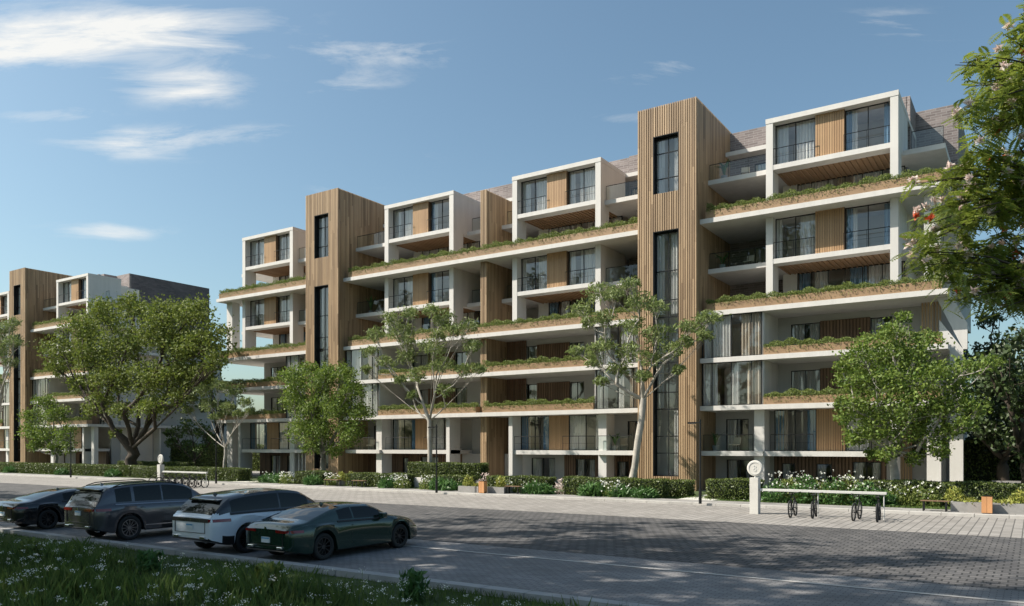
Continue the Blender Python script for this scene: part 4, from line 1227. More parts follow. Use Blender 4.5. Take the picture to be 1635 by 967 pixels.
# bicycle racks with disc pillar
def rack(x, y, length, label_p, label_r):
    r = empty('disc_pillar', (x, y, 0), 0, label_p, 'pillar', 'pale pillars carrying a round disc')
    mb = MB(); mb.box(-.18, .18, -.18, .18, 0, 1.55); mb.build('post', M['conc'], r, bevel=.008)
    mb = MB(); mb.tube([(0, 0, 1.55), (0, 0, 1.63)], .03, 8); mb.build('stem', M['steel'], r)
    mb = MB(); mb.lathe([(0, -.045), (.31, -.045), (.34, -.02), (.34, .02), (.31, .045), (0, .045)], 40, axis='y', c=(0, 0, 1.95))
    d = mb.build('disc', M['conc'], r)
    mb = MB(); mb.lathe([(.245, -.046), (.245, -.062), (.275, -.062), (.275, -.046)], 40, axis='y', c=(0, 0, 1.95))
    mb.build('ring', M['steel'], d)
    mb = MB()
    mb.lathe([(.035, -.046), (.035, -.058), (.06, -.058), (.06, -.046)], 20, axis='y', c=(0, 0, 2.02)); mb.lathe([(.045, -.046), (.045, -.058), (.075, -.058), (.075, -.046)], 20, axis='y', c=(0, 0, 1.89))
    mb.build('number', M['steel'], d)
    r2 = empty('bicycle_rack', (x + length / 2, y, 0), 0, label_r, 'bicycle rack', 'pale beam bicycle racks')
    h = length / 2
    mb = MB(); mb.box(-h + .21, h, -.07, .07, .99, 1.09); mb.build('beam', M['steel'], r2, bevel=.006)
    for xx in (0.0, h - .1):
        mb = MB(); mb.tube([(xx, 0, 0), (xx, 0, .98)], .022, 8); mb.build('leg', M['steel'], r2)


rack(-9.95, 33.9, 5.15, 'near disc pillar at the left end of the right bicycle rack', 'pale beam bicycle rack in front of the white flower border')
rack(-53.5, 34.0, 5.5, 'distant disc pillar at the left, beyond the parked cars', 'distant beam bicycle rack holding a row of black bicycles')


def make_bike():
    r = empty('bicycle', (0, 0, 0))
    Rw = .335
    for (yy) in (-.52, .52):
        wroot = MB()
        a = [(0, yy + Rw * math.cos(t), Rw + Rw * math.sin(t)) for t in np.linspace(0, 2 * PI, 33)]
        wroot.tube(a, .032, 6, cap=False)
        wo_ = wroot.build('wheel', M['rubber'], r, smooth=True)
        sp_ = MB()
        for k in range(14):
            t = 2 * PI * k / 14; sp_.tube([(0.012, yy, Rw), (0, yy + (Rw - .02) * math.cos(t), Rw + (Rw - .02) * math.sin(t))], .0028, 3, cap=False)
        sp_.tube([(-.04, yy, Rw), (.04, yy, Rw)], .022, 8)
        b = [(0, yy + (Rw - .03) * math.cos(t), Rw + (Rw - .03) * math.sin(t)) for t in np.linspace(0, 2 * PI, 33)]
        sp_.tube(b, .01, 5, cap=False)
        sp_.build('rim', M['metal'], wo_, smooth=True)
    f = MB()
    bb, seat, head, hb = (0, -.05, .28), (0, -.20, .78), (0, .36, .80), (0, .40, .62)
    for (p, q, rr) in ((bb, seat, .016), (seat, head, .016), (bb, hb, .018), (head, hb, .02), (bb, (0, -.52, Rw), .01), (seat, (0, -.52, Rw), .01), (seat, (0, -.24, .92), .013)):
        f.tube([p, q], rr, 7)
    f.build('frame', M['metal'], r, smooth=True)
    g = MB(); g.tube([hb, (0, .44, .52)], .016, 6)
    for sx_ in (-.05, .05): g.tube([(sx_, .44, .54), (sx_, .52, Rw)], .011, 6)
    g.tube([(-.05, .44, .54), (.05, .44, .54)], .012, 6); g.build('fork', M['steel'], r, smooth=True)
    h = MB(); h.tube([head, (0, .35, .96)], .014, 6); h.tube([(-.29, .27, 1.0), (-.12, .38, .97), (.12, .38, .97), (.29, .27, 1.0)], .012, 6); h.build('handlebar', M['metal'], r, smooth=True)
    s_ = MB(); s_.prism([(-.07, -.37), (.07, -.37), (.03, -.18), (.016, -.08), (-.016, -.08), (-.03, -.18)], 'z', .92, .965); s_.build('saddle', M['blackpl'], r, bevel=.01)
    p = MB(); p.tube([(-.07, -.05, .28), (.07, -.05, .28)], .014, 6); p.tube([(.07, -.05, .28), (.07, .08, .18)], .009, 5); p.tube([(-.07, -.05, .28), (-.07, -.18, .38)], .009, 5)
    p.box(.07, .16, .04, .12, .17, .19); p.box(-.16, -.07, -.22, -.14, .37, .39); p.lathe([(.0, .03), (.085, .03), (.085, .036), (0, .036)], 16, axis='x', c=(0, -.05, .28))
    p.build('crank', M['metal'], r)
    return r


bk = make_bike()
first = True
GB = 'bicycles parked at the racks'
for i, (x, y, a, lab) in enumerate([(-8.25, 33.4, 3, 'leftmost bicycle of the four at the near rack'), (-7.42, 33.45, 5, 'second bicycle from the left at the near rack'), (-5.80, 33.3, -2, 'third bicycle from the left at the near rack'), (-5.0, 33.25, 4, 'rightmost bicycle of the four, beside the end leg of the near rack')]
                                + [(-52.9 + .78 * k, 33.5, 3 + (k * 5) % 7, ['leftmost', 'second', 'third', 'fourth', 'fifth', 'sixth', 'rightmost'][k] + ' of the seven bicycles at the distant rack') for k in range(7)]):
    o = bk if first else copy_tree(bk); first = False
    o.location = (x, y, .004); o.rotation_euler = (0, R((i * 37 % 5) - 2), R(a)); tag(o, lab, 'bicycle', GB)

# low wall and fence at the far right
mb = MB(); mb.box(0, 24, 0, .25, 0, .95); o = mb.build('garden_wall', M['potgrey']); o.location = (-1.9, 50.5, .06); tag(o, 'low grey garden wall at the right beyond the building', 'wall')

# plants on balconies
def balcony_plant(x, y, z, h, label):
    r = empty('potted_plant', (x, y, z), 0, label, 'potted plant', 'potted plants on the balconies')
    mb = MB(); mb.lathe([(0, 0), (.16, 0), (.22, .35), (.18, .35), (.17, .3), (0, .3)], 14); mb.build('pot', M['potgrey'], r)
    n = 60; P = []; V = []; Q = []
    for k in range(16):
        a = rnd.random() * 2 * PI; e = rnd.uniform(.25, .7); pts = [Vector((0, 0, .3)), Vector((math.cos(a) * e * .3, math.sin(a) * e * .3, .3 + h * .55)), Vector((math.cos(a) * e, math.sin(a) * e, .3 + h * rnd.uniform(.5, 1)))]
        for j in range(2):
            p, q = pts[j], pts[j + 1]; sd_ = Vector((-math.sin(a), math.cos(a), 0)) * (.07 if j == 0 else .09)
            i0 = len(V); V += [p - sd_ * (.3 if j == 0 else 1), p + sd_ * (.3 if j == 0 else 1), q + sd_ * (1 if j == 0 else .1), q - sd_ * (1 if j == 0 else .1)]; Q.append((i0, i0 + 1, i0 + 2, i0 + 3))
    np_mesh('foliage', np.array([tuple(v) for v in V]), np.array(Q), M['tuft'], parent=r)


balcony_plant(-16.9, 50.7, LV[7] + T, 1.2, 'palm like plant on the top balcony right of the right stair tower')
balcony_plant(-17.0, 50.7, LV[5] + T, .9, 'small plant on the fifth level balcony right of the right tower')
balcony_plant(-17.1, 49.6, LV[1] + T, 1.1, 'leafy plant on the first floor balcony right of the right tower')
balcony_plant(-24.3, 49.7, LV[1] + T, 1.0, 'broad leafed plant on the first floor balcony left of the right tower')
balcony_plant(-48.6, 50.9, LV[5] + T, 1.4, 'tall palm on the fifth level balcony right of the left tower')
balcony_plant(-34.1, 50.6, LV[3] + T, .9, 'plant in the dark recess right of the middle fin')


def chair(x, y, z, a, label):
    r = empty('balcony_chair', (x, y, z), R(a), label, 'chair', 'chairs on the balconies')
    MB().box(-.26, .26, -.25, .25, .36, .43).build('seat', M['curtb'], r, bevel=.02)
    MB().prism([(.22, .42), (.30, .42), (.38, .86), (.31, .87)], 'x', -.26, .26).build('backrest', M['curtb'], r, bevel=.015)
    for sx_ in (-.22, .22):
        for sy_ in (-.2, .22):
            MB().tube([(sx_, sy_, .37), (sx_ * 1.15, sy_ * 1.15, 0)], .014, 6).build('leg', M['metal'], r)


chair(-15.9, 49.7, LV[1] + T, -20, 'chair on the first floor balcony beside the near stair tower, right side')
chair(-24.0, 50.5, LV[1] + T, 30, 'chair on the first floor balcony left of the right stair tower')
chair(-47.6, 49.8, LV[1] + T, 10, 'chair on the first floor balcony right of the left stair tower')
chair(-15.6, 51.0, LV[7] + T, 15, 'chair on the top level balcony right of the right stair tower')
chair(-15.4, 51.0, LV[5] + T, -10, 'chair on the fifth level balcony right of the right stair tower')

# ---------------------------------------------------------------- cars
def interp(cur, x):
    xs = [c[0] for c in cur]; ys = [c[1] for c in cur]; n = len(xs)
    if x <= xs[0]: return ys[0]
    if x >= xs[-1]: return ys[-1]
    # monotone cubic
    h = [xs[i + 1] - xs[i] for i in range(n - 1)]; d = [(ys[i + 1] - ys[i]) / h[i] for i in range(n - 1)]
    mm = [d[0]] + [0 if d[i - 1] * d[i] <= 0 else 2 * d[i - 1] * d[i] / (d[i - 1] + d[i]) for i in range(1, n - 1)] + [d[-1]]
    i = max(k for k in range(n - 1) if xs[k] <= x); t = (x - xs[i]) / h[i]
    return (2 * t**3 - 3 * t**2 + 1) * ys[i] + (t**3 - 2 * t**2 + t) * h[i] * mm[i] + (-2 * t**3 + 3 * t**2) * ys[i + 1] + (t**3 - t**2) * h[i] * mm[i + 1]


def car(name, label, x, y, rz, sp):
    root = empty(name, (x, y, 0.0), rz, label, 'car', 'cars parked in the bays')
    L_, W = sp['L'], sp['W'] / 2
    top, belt, zb = sp['top'], sp['belt'], sp['zb']
    xr, xf, rw = sp['xr'], sp['xf'], sp['rw']
    ar = rw + .055
    xs = sorted(set([round(v, 4) for v in np.linspace(0, L_, int(L_ / .05) + 1)]))
    wall_ = sp.get('tumble', .26)

    def taper(v):
        r_ = min(1, v / .55); f_ = min(1, (L_ - v) / .9)
        return (1 - .12 * (1 - r_) ** 2.2) * (1 - .22 * (1 - f_) ** 2.4)

    def ring(v):
        wd = W * taper(v); zt = interp(top, v); be = min(interp(belt, v), zt - .012)
        z_ = interp(zb, v)
        a = 0
        for c in (xr, xf):
            if abs(v - c) < ar: a = max(a, math.sqrt(ar * ar - (v - c) ** 2) + rw)
        zl = max(z_, a)
        gh = max(0.0, zt - be)
        wt = max(wd - .05 - wall_ * gh * 1.15, wd * .45)
        hip = sp.get('hip', .02) * (math.exp(-((v - xr) / .6) ** 2) + .7 * math.exp(-((v - xf) / .6) ** 2))
        mid = zl + (be - zl) * .45
        P_ = [(0, z_), (wd - .30, z_), (wd - .29, zl), (wd - .035, zl), (wd - .012 + hip, zl + .03), (wd + hip, zl + (be - zl) * .3), (wd - .008 + hip, zl + (be - zl) * .55), (wd + hip * .8, be - (be - zl) * .22), (wd - .03, be - .02), (wd - .05, be)]
        for t in (.12, .5, .9):
            e = .02 * math.sin(PI * t) * min(1, gh * 3)
            P_.append((wd - .06 + (wt - wd + .06) * t + e, be + (zt - .03 - be) * t if gh > .05 else be + gh * t * .6))
        P_.append((wt - .05, zt - .012 if gh > .05 else be + gh * .75)); P_.append((wt * .55, zt + .012 * min(1, gh * 4 + .5))); P_.append((0, zt + .022 * min(1, gh * 4 + .5)))
        return P_
    rings = [ring(v) for v in xs]; nk = len(rings[0])
    # local frame: x forward (centre of car = 0), y left
    cx = L_ / 2
    full = []
    for v, rg in zip(xs, rings):
        row = [(v - cx, -p[0], p[1]) for p in rg] + [(v - cx, p[0], p[1]) for p in reversed(rg[1:-1])]
        full.append(row)
    nr = len(full[0])
    body, gl_side, gl_front, gl_rear, low = [], {}, [], [], []
    V = [p for row in full for p in row]
    top_seg0 = nk - 3
    def seg_kind(k):  # k = index of ring segment on half, mirrored
        return k if k < nk - 1 else (2 * (nk - 1) - 1 - k)
    for i in range(len(xs) - 1):
        vm = (xs[i] + xs[i + 1]) / 2
        for k in range(nr):
            s_ = seg_kind(k); a, b_ = i * nr + k, i * nr + (k + 1) % nr
            q = (a, b_, b_ + nr, a + nr)
            left = k >= nk - 1
            zc = sum(V[j][2] for j in q) / 4
            done = False
            if 10 <= s_ <= 11:
                for wi, (w0, w1) in enumerate(sp['win']):
                    if w0 < vm < w1: gl_side.setdefault((wi, left), []).append(q); done = True
            if not done and s_ >= 12 or (s_ == 12):
                if not done and sp['ws'][0] < vm < sp['ws'][1] and s_ >= 13: gl_front.append(q); done = True
                if not done and sp['rg'][0] < vm < sp['rg'][1] and s_ >= 13: gl_rear.append(q); done = True
            if not done:
                if zc < sp['clad'] and s_ >= 3: low.append(q)
                else: body.append(q)
    # rounded end caps
    nv = len(V)
    for (row, dx, basei) in ((full[0], -.05, 0), (full[-1], .06, (len(xs) - 1) * nr)):
        c = [sum(p[j] for p in row) / nr for j in range(3)]
        st = len(V)
        for p in row: V.append((p[0] + dx, p[1] * .90, c[2] + (p[2] - c[2]) * .86))
        for k in range(nr):
            k2 = (k + 1) % nr; zc = (row[k][2] + row[k2][2]) / 2
            (low if zc < sp['clad'] else body).append((basei + k, basei + k2, st + k2, st + k))
        body.append(tuple(st + k for k in (range(nr))))

    def sub(name, fcs, m, parent, push=0.0, smooth=True):
        idx = sorted(set(j for q in fcs for j in q)); mp_ = {j: n for n, j in enumerate(idx)}
        me = bpy.data.meshes.new(name); me.from_pydata([V[j] for j in idx], [], [tuple(mp_[j] for j in q) for q in fcs])
        me.materials.append(m); me.polygons.foreach_set('use_smooth', [smooth] * len(me.polygons)); me.update()
        import bmesh
        bm = bmesh.new(); bm.from_mesh(me); bmesh.ops.recalc_face_normals(bm, faces=bm.faces); bm.to_mesh(me); bm.free()
        o = bpy.data.objects.new(name, me); C.objects.link(o); o.parent = parent
        return o
    paint = sp['paint']
    bo = sub('body', body, paint, root)
    em = bo.modifiers.new('e', 'EDGE_SPLIT'); em.split_angle = R(38)
    if low: sub('lower_cladding', low, sp.get('cladm', M['blackpl']), root)
    for q in gl_side.values(): sub('side_window', q, M['carglass'], root)
    if gl_front: sub('windscreen', gl_front, M['carglass'], root)
    if gl_rear: sub('rear_window', gl_rear, M['carglass'], root)

    def yat(v, z):  # half width of the body side at station v, height z
        rg = ring(v); best = W
        for a, b_ in zip(rg[3:12], rg[4:13]):
            if a[1] <= z <= b_[1] and b_[1] > a[1]:
                t = (z - a[1]) / (b_[1] - a[1]); return a[0] + (b_[0] - a[0]) * t
        return best

    def side_patch(mb, v0, v1, z0, z1, sgn, out=.008, n=6, m=0):
        for i in range(n):
            a, b_ = v0 + (v1 - v0) * i / n, v0 + (v1 - v0) * (i + 1) / n
            zs_ = (z0, (z0 + z1) / 2, z1)
            for j in range(2):
                P4 = [(a, zs_[j]), (b_, zs_[j]), (b_, zs_[j + 1]), (a, zs_[j + 1])]
                mb.quad(*[(p[0] - cx, -sgn * (yat(*p) + out), p[1]) for p in P4], m)
    # wheels
    for xx in (xr, xf):
        for sg in (-1, 1):
            yo = -sg * (W * taper(xx) - .015)
            wd = .23; yi = yo + sg * wd
            prof = [(rw * .66, yi), (rw * .94, yi + -sg * .0), (rw, yi - sg * .03), (rw, yo + sg * .03), (rw * .95, yo), (rw * .70, yo + sg * .004), (rw * .68, yo + sg * .03)]
            w_ = MB(); w_.lathe(prof, 36, axis='y', c=(xx - cx, 0, rw))
            wo_ = w_.build('wheel', M['rubber'], root, smooth=True)
            r_ = MB(); r_.lathe([(rw * .69, yo + sg * .012), (rw * .64, yo + sg * .012), (rw * .63, yo + sg * .07), (rw * .63, yo + sg * .14)], 36, axis='y', c=(xx - cx, 0, rw))
            r_.lathe([(0.001, yo + sg * .035), (rw * .16, yo + sg * .035), (rw * .17, yo + sg * .07)], 16, axis='y', c=(xx - cx, 0, rw))
            ns = sp.get('spokes', 10)
            for k in range(ns):
                a = 2 * PI * k / ns; da = .075 if ns > 8 else .12
                c0, c1 = rw * .13, rw * .655
                pts = [(c0 * math.cos(a - da * 2), c0 * math.sin(a - da * 2)), (c1 * math.cos(a - da * .6), c1 * math.sin(a - da * .6)), (c1 * math.cos(a + da * .6), c1 * math.sin(a + da * .6)), (c0 * math.cos(a + da * 2), c0 * math.sin(a + da * 2))]
                r_.prism([(xx - cx + p[0], rw + p[1]) for p in pts], 'y', yo + sg * .025, yo + sg * .05)
            r_.build('rim', sp['rim'], wo_)
            d_ = MB(); d_.lathe([(0.001, yo + sg * .15), (rw * .6, yo + sg * .15)], 24, axis='y', c=(xx - cx, 0, rw)); d_.build('brake_disc', M['metal'], wo_)
    # rear end details
    e0 = -cx - .05 - .012
    for sg in (-1, 1):
        z0, z1 = sp['tl']
        t = MB(); side_patch(t, .03, sp.get('tlw', .32), z0, z1, sg)
        wy = W * taper(0)
        t.box(e0 - .004, e0 + .03, sg * wy * sp.get('tli', .45), sg * wy * .91, z0, z1)
        t.quad(*[(e0 + .0, sg * wy * .90, z0), (.03 - cx, sg * (yat(.03, z0) + .008), z0), (.03 - cx, sg * (yat(.03, z1) + .008), z1), (e0, sg * wy * .90, z1)])
        t.build('tail_light', M['tail'], root)
        hl = MB(); side_patch(hl, L_ - .62, L_ - .22, sp['hl'][0], sp['hl'][1], sg); hl.build('headlight', M['platebl'] if False else M['rimbright'], root)
        mi = MB(); mx = sp['mir'] - cx; my = yat(sp['mir'], interp(belt, sp['mir']))
        mi.box(mx - .06, mx + .12, -sg * (my + .02), -sg * (my + .22), interp(belt, sp['mir']) + .0, interp(belt, sp['mir']) + .15)
        mi.build('mirror', paint if sp.get('mp', True) else M['blackpl'], root, bevel=.03)
        for hx in sp['handles']:
            h_ = MB(); zz = interp(belt, hx) - .13; side_patch(h_, hx, hx + .19, zz, zz + .03, sg, out=.03, n=2); h_.build('door_handle', paint, root)
        # door gaps
        dg = MB()
        for gx in sp['gaps']:
            side_patch(dg, gx, gx + .012, sp['clad'] + .06, interp(belt, gx) - .02, sg, out=.004, n=1)
        dg.build('door_gap', M['blackpl'], root)
        if sp.get('chrome'):
            c_ = MB(); side_patch(c_, xr + ar + .05, xf - ar - .05, sp['clad'] + .01, sp['clad'] + .035, sg, out=.012); c_.build('sill_trim', M['chrome'], root)
    for sg in (-1, 1):
        wt_ = MB(); v0, v1 = sp['win'][0][0] - .06, sp['win'][-1][1] + .06; nn = 22
        for i in range(nn):
            a, b_ = v0 + (v1 - v0) * i / nn, v0 + (v1 - v0) * (i + 1) / nn
            za, zb2 = interp(belt, a), interp(belt, b_)
            wt_.quad(*[(p[0] - cx, -sg * (yat(*p) + .012), p[1]) for p in ((a, za - .022), (b_, zb2 - .022), (b_, zb2 + .018), (a, za + .018))])
        wt_.build('window_trim', sp.get('trim', M['blackpl']), root)
    bg_ = MB(); zc_ = sp['clad'] + .16; wq = W * .66
    bg_.box(e0 - .004, e0 + .01, -wq, wq, zc_, zc_ + .012); bg_.box(e0 - .004, e0 + .01, -wq, -wq + .012, zc_ + .012, sp['tl'][0]); bg_.box(e0 - .004, e0 + .01, wq - .012, wq, zc_ + .012, sp['tl'][0])
    bg_.build('boot_gap', M['blackpl'], root)
    pl_ = MB(); zp = sp['plate']; pl_.box(e0 - .012, e0 + .02, -.15, .15, zp, zp + .14, 0); pl_.box(e0 - .0135, e0 - .012, -.14, .14, zp + .09, zp + .13, 1)
    pl_.build('number_plate', [M['plate'], M['platebl']], root)
    bp = MB(); bp.box(e0 - .02, e0 + .06, -W * .74, W * .74, sp['zb'][0][1] + .03, sp['clad'] + .02); bp.build('rear_diffuser', M['blackpl'], root, bevel=.02)
    for sg in (-1, 1):
        ex = MB(); ex.box(e0 - .04, e0 + .03, sg * W * .46, sg * W * .68, sp['zb'][0][1] + .06, sp['zb'][0][1] + .12); ex.build('exhaust', M['chrome'], root, bevel=.012)
    if sp.get('strip'):
        st_ = MB(); z0, z1 = sp['strip']; st_.box(e0 - .006, e0 + .02, -W * .80, W * .80, z0, z1); st_.build('light_bar', M['blackpl'], root)
    if sp.get('word'):
        cu = bpy.data.curves.new('lettering', 'FONT'); cu.body = sp['word']; cu.size = .105; cu.extrude = .003; cu.align_x = 'CENTER'; cu.space_character = 1.45
        to = bpy.data.objects.new('tmp', cu); C.objects.link(to)
        bpy.context.view_layer.update()
        me = bpy.data.meshes.new_from_object(to.evaluated_get(bpy.context.evaluated_depsgraph_get()))
        bpy.data.objects.remove(to)
        me.materials.clear(); me.materials.append(M['chrome'])
        lo = bpy.data.objects.new('lettering', me); C.objects.link(lo); lo.parent = root
        lo.location = (e0 - .012, 0, sp['strip'][0] + .012); lo.rotation_euler = (R(90), 0, R(-90))
    if sp.get('rails'):
        for sg in (-1, 1):
            rr = MB(); pts = []
            for v in np.linspace(sp['rails'][0], sp['rails'][1], 9):
                rg = ring(v); pts.append((v - cx, -sg * (rg[-3][0] + .02), rg[-3][1] + (.045 if 0 < v - sp['rails'][0] < sp['rails'][1] - sp['rails'][0] - .01 else 0)))
            rr.tube(pts, .016, 6); rr.build('roof_rail', M['blackpl'], root, smooth=True)
    if sp.get('spoiler'):
        s0 = MB(); v = sp['spoiler']; zz = interp(top, v); s0.prism([(v - .16 - cx, zz + .005), (v + .16 - cx, zz + .035), (v + .16 - cx, zz - .02), (v - .12 - cx, zz - .03)], 'y', -W * .62, W * .62); s0.build('roof_spoiler', sp.get('roofm', paint), root)
    if sp.get('badge'):
        s0 = MB(); s0.lathe([(0.001, e0 - .012), (.04, e0 - .012), (.04, e0)], 16, axis='x', c=(0, 0, sp['badge'])); s0.build('badge', M['chrome'], root)
    fn = MB(); zz = interp(top, sp['fin']); fn.prism([(sp['fin'] - cx - .08, zz + .0), (sp['fin'] - cx + .1, zz + .0), (sp['fin'] - cx - .06, zz + .085)], 'y', -.02, .02); fn.build('aerial_fin', sp.get('roofm', paint), root)
    return root


def paint_mat(name, col, rough=.25, metal=.6):
    return mat(name, col, rough, metal=metal, coat=1.0)


pg = paint_mat('dark_green_paint', (0.010, 0.036, 0.025), .2, .4)
pgr = paint_mat('grey_paint', (0.085, 0.085, 0.095), .22, .55)
pw = paint_mat('white_car_paint', (0.74, 0.77, 0.82), .3, .0)
pk = paint_mat('black_car_paint', (0.010, 0.011, 0.013), .2, .2)
coupe = dict(L=4.85, W=1.90, xr=1.02, xf=3.90, rw=.345, zb=[(0, .30), (.5, .2), (4.3, .2), (4.85, .24)],
             top=[(0, .86), (.12, .96), (.45, 1.0), (.9, 1.12), (1.5, 1.27), (2.1, 1.345), (2.7, 1.33), (3.1, 1.20), (3.55, .985), (4.1, .90), (4.6, .76), (4.85, .60)],
             belt=[(0, .84), (.5, .93), (1.2, .955), (2.5, .93), (3.5, .92), (4.2, .82), (4.85, .56)],
             win=[(1.55, 2.05), (2.10, 3.12)], ws=(2.72, 3.52), rg=(.62, 1.75), clad=.27, tl=(.76, .825), tli=.45, tlw=.34, hl=(.60, .70), mir=3.05, handles=[2.0], gaps=[1.98, 3.35],
             plate=.50, fin=1.8, paint=pg, rim=M['rimdark'], spokes=10, hip=.045, tumble=.42, badge=.86)
suv = dict(L=4.92, W=2.00, xr=1.02, xf=3.99, rw=.385, zb=[(0, .38), (.5, .28), (4.3, .28), (4.92, .34)],
           top=[(0, 1.08), (.10, 1.22), (.28, 1.52), (.55, 1.66), (1.2, 1.73), (2.2, 1.755), (2.9, 1.68), (3.4, 1.42), (3.8, 1.16), (4.3, 1.10), (4.7, .98), (4.92, .76)],
           belt=[(0, 1.06), (.5, 1.13), (1.5, 1.12), (3.0, 1.10), (3.8, 1.08), (4.4, 1.0), (4.92, .72)],
           win=[(.62, 1.08), (1.20, 2.10), (2.18, 3.22)], ws=(2.95, 3.74), rg=(.10, .42), clad=.42, tl=(.94, 1.02), tli=.42, tlw=.42, hl=(.78, .9), mir=3.25, handles=[1.35, 2.35], gaps=[1.15, 2.14, 3.3],
           plate=.80, fin=.7, paint=pgr, rim=M['rimbright'], spokes=12, trim=M['rimbright'], hip=.02, tumble=.24, rails=(.6, 2.75), spoiler=.36, chrome=True, badge=1.0)
suv2 = dict(L=4.78, W=1.98, xr=1.05, xf=3.93, rw=.375, zb=[(0, .40), (.5, .27), (4.2, .27), (4.78, .36)],
            top=[(0, 1.04), (.10, 1.14), (.40, 1.40), (.70, 1.54), (1.3, 1.61), (2.2, 1.655), (2.9, 1.60), (3.4, 1.36), (3.8, 1.13), (4.3, 1.07), (4.6, .94), (4.78, .74)],
            belt=[(0, 1.02), (.5, 1.09), (1.5, 1.10), (3.0, 1.09), (3.8, 1.06), (4.3, .98), (4.78, .70)],
            win=[(.55, 1.25), (1.27, 2.16), (2.20, 3.22)], ws=(2.92, 3.72), rg=(.08, .58), clad=.44, tl=(.90, .98), tli=.52, tlw=.5, hl=(.76, .86), mir=3.2, handles=[1.35, 2.35], gaps=[1.25, 2.17, 3.28],
            plate=.70, fin=.75, paint=pw, rim=M['rimdark'], spokes=10, hip=.02, tumble=.26, spoiler=.48, strip=(.89, .99), word='RANGE ROVER', roofm=pk, mp=False)
coupe2 = dict(coupe); coupe2.update(paint=pk, badge=.84, L=4.7, xr=1.0, xf=3.78)
car('coupe_car', 'dark green coupe, nearest of the four parked cars', -15.95, 15.45, R(90), coupe)
car('suv_car', 'white sport utility car with black roof, between the green and grey cars', -18.75, 15.2, R(90), suv2)
car('suv_car', 'grey sport utility car with roof rails, between the black and white cars', -24.15, 15.15, R(90), suv)
car('coupe_car', 'low black coupe, leftmost of the parked cars', -29.55, 15.3, R(90), coupe2)
# black roof of the white car: glossy panel following its roof
for o in list(C.objects):
    if o.name.startswith('body') and o.parent and 'white sport' in (o.parent.get('label') or ''):
        o.data.materials.append(pk)
        for p in o.data.polygons:
            if p.center.z > 1.11 and p.center.x < 1.35: p.material_index = 1

# ---------------------------------------------------------------- lawn, meadow flowers
def blades(n, x0, x1, y0, y1, h0, h1, wdt, edge=None):
    X = rng.uniform(x0, x1, n); Y = rng.uniform(y0, y1, n)
    if edge is not None:
        k = edge(X, Y); X, Y = X[k], Y[k]
    n = len(X); h = rng.uniform(h0, h1, n) * (0.8 + .4 * np.sin(X * .9) * np.sin(Y * 1.3 + 1)); a = rng.uniform(0, PI, n)
    lx, ly = rng.normal(size=n) * .25 * h, rng.normal(size=n) * .25 * h
    cx, cy = np.cos(a) * wdt / 2, np.sin(a) * wdt / 2; z = np.zeros(n)
    V = np.stack([np.stack([X - cx, Y - cy, z], 1), np.stack([X + cx, Y + cy, z], 1), np.stack([X + cx * .6 + lx * .4, Y + cy * .6 + ly * .4, h * .6], 1), np.stack([X + lx, Y + ly, h], 1)], 1).reshape(-1, 3)
    return V, np.arange(n * 4).reshape(n, 4)


vis = lambda X, Y: (X * 1.0 < -2) & (Y > 4.5 + 0 * X)
a1 = blades(120000, -34, 0, 5.5, 12.48, .05, .13, .012)
a2 = blades(26000, -34, 0, 4.0, 10.6, .25, .62, .016)
a3 = blades(60000, -60, -34, 6, 12.48, .06, .15, .025)
a4 = blades(50000, -100, 12, 39.4, 42, .08, .16, .03)
V, Q, Mi = cat_mesh([(*a1, 0), (*a2, 0), (*a3, 0)])
tag(np_mesh('lawn_grass', V, Q, M['grass']), 'shaded mown and tall grass on the near verge', 'grass', kind='stuff')
tag(np_mesh('bed_grass', a4[0] + np.array([0, 0, .06]), a4[1], M['grass']), 'low grass between the sidewalk and the hedges', 'grass', kind='stuff')
# meadow flowers: stems with flat white umbels (too many to count)
ns = 2000
X = rng.uniform(-32, -1, ns); Y = 4.5 + rng.uniform(0, 1, ns) ** 1.1 * 6.4
dens_ = .5 + .5 * np.sin(X * 1.1 + 2) * np.sin(Y * 1.7)
k = rng.uniform(0, 1, ns) < .08 + .9 * dens_ ** 2; X, Y = X[k], Y[k]; ns = len(X)
H_ = rng.uniform(.35, .85, ns) * np.where(Y > 9.5, .6, 1)
lx, ly = rng.normal(size=ns) * .08, rng.normal(size=ns) * .08
st = np.stack([np.stack([X - .004, Y, 0 * X], 1), np.stack([X + .004, Y, 0 * X], 1), np.stack([X + lx + .004, Y + ly, H_], 1), np.stack([X + lx - .004, Y + ly, H_], 1)], 1).reshape(-1, 3)
heads = np.stack([X + lx, Y + ly, H_], 1)
hs_ = np.repeat(rng.uniform(.5, 1.6, (ns, 1)), 18, 0)
PP = np.repeat(heads, 18, 0) + rng.normal(size=(ns * 18, 3)) * np.array([.034, .034, .018]) * hs_
pv, pq = leaves(PP, .019, 1.0, up=.6)
V, Q, Mi = cat_mesh([(st, np.arange(ns * 4).reshape(ns, 4), 0), (pv, pq, 1)])
tag(np_mesh('meadow_flowers', V, Q, [M['grass'], M['petal']], Mi), 'white wildflowers standing in the tall grass', 'flowers', kind='stuff')
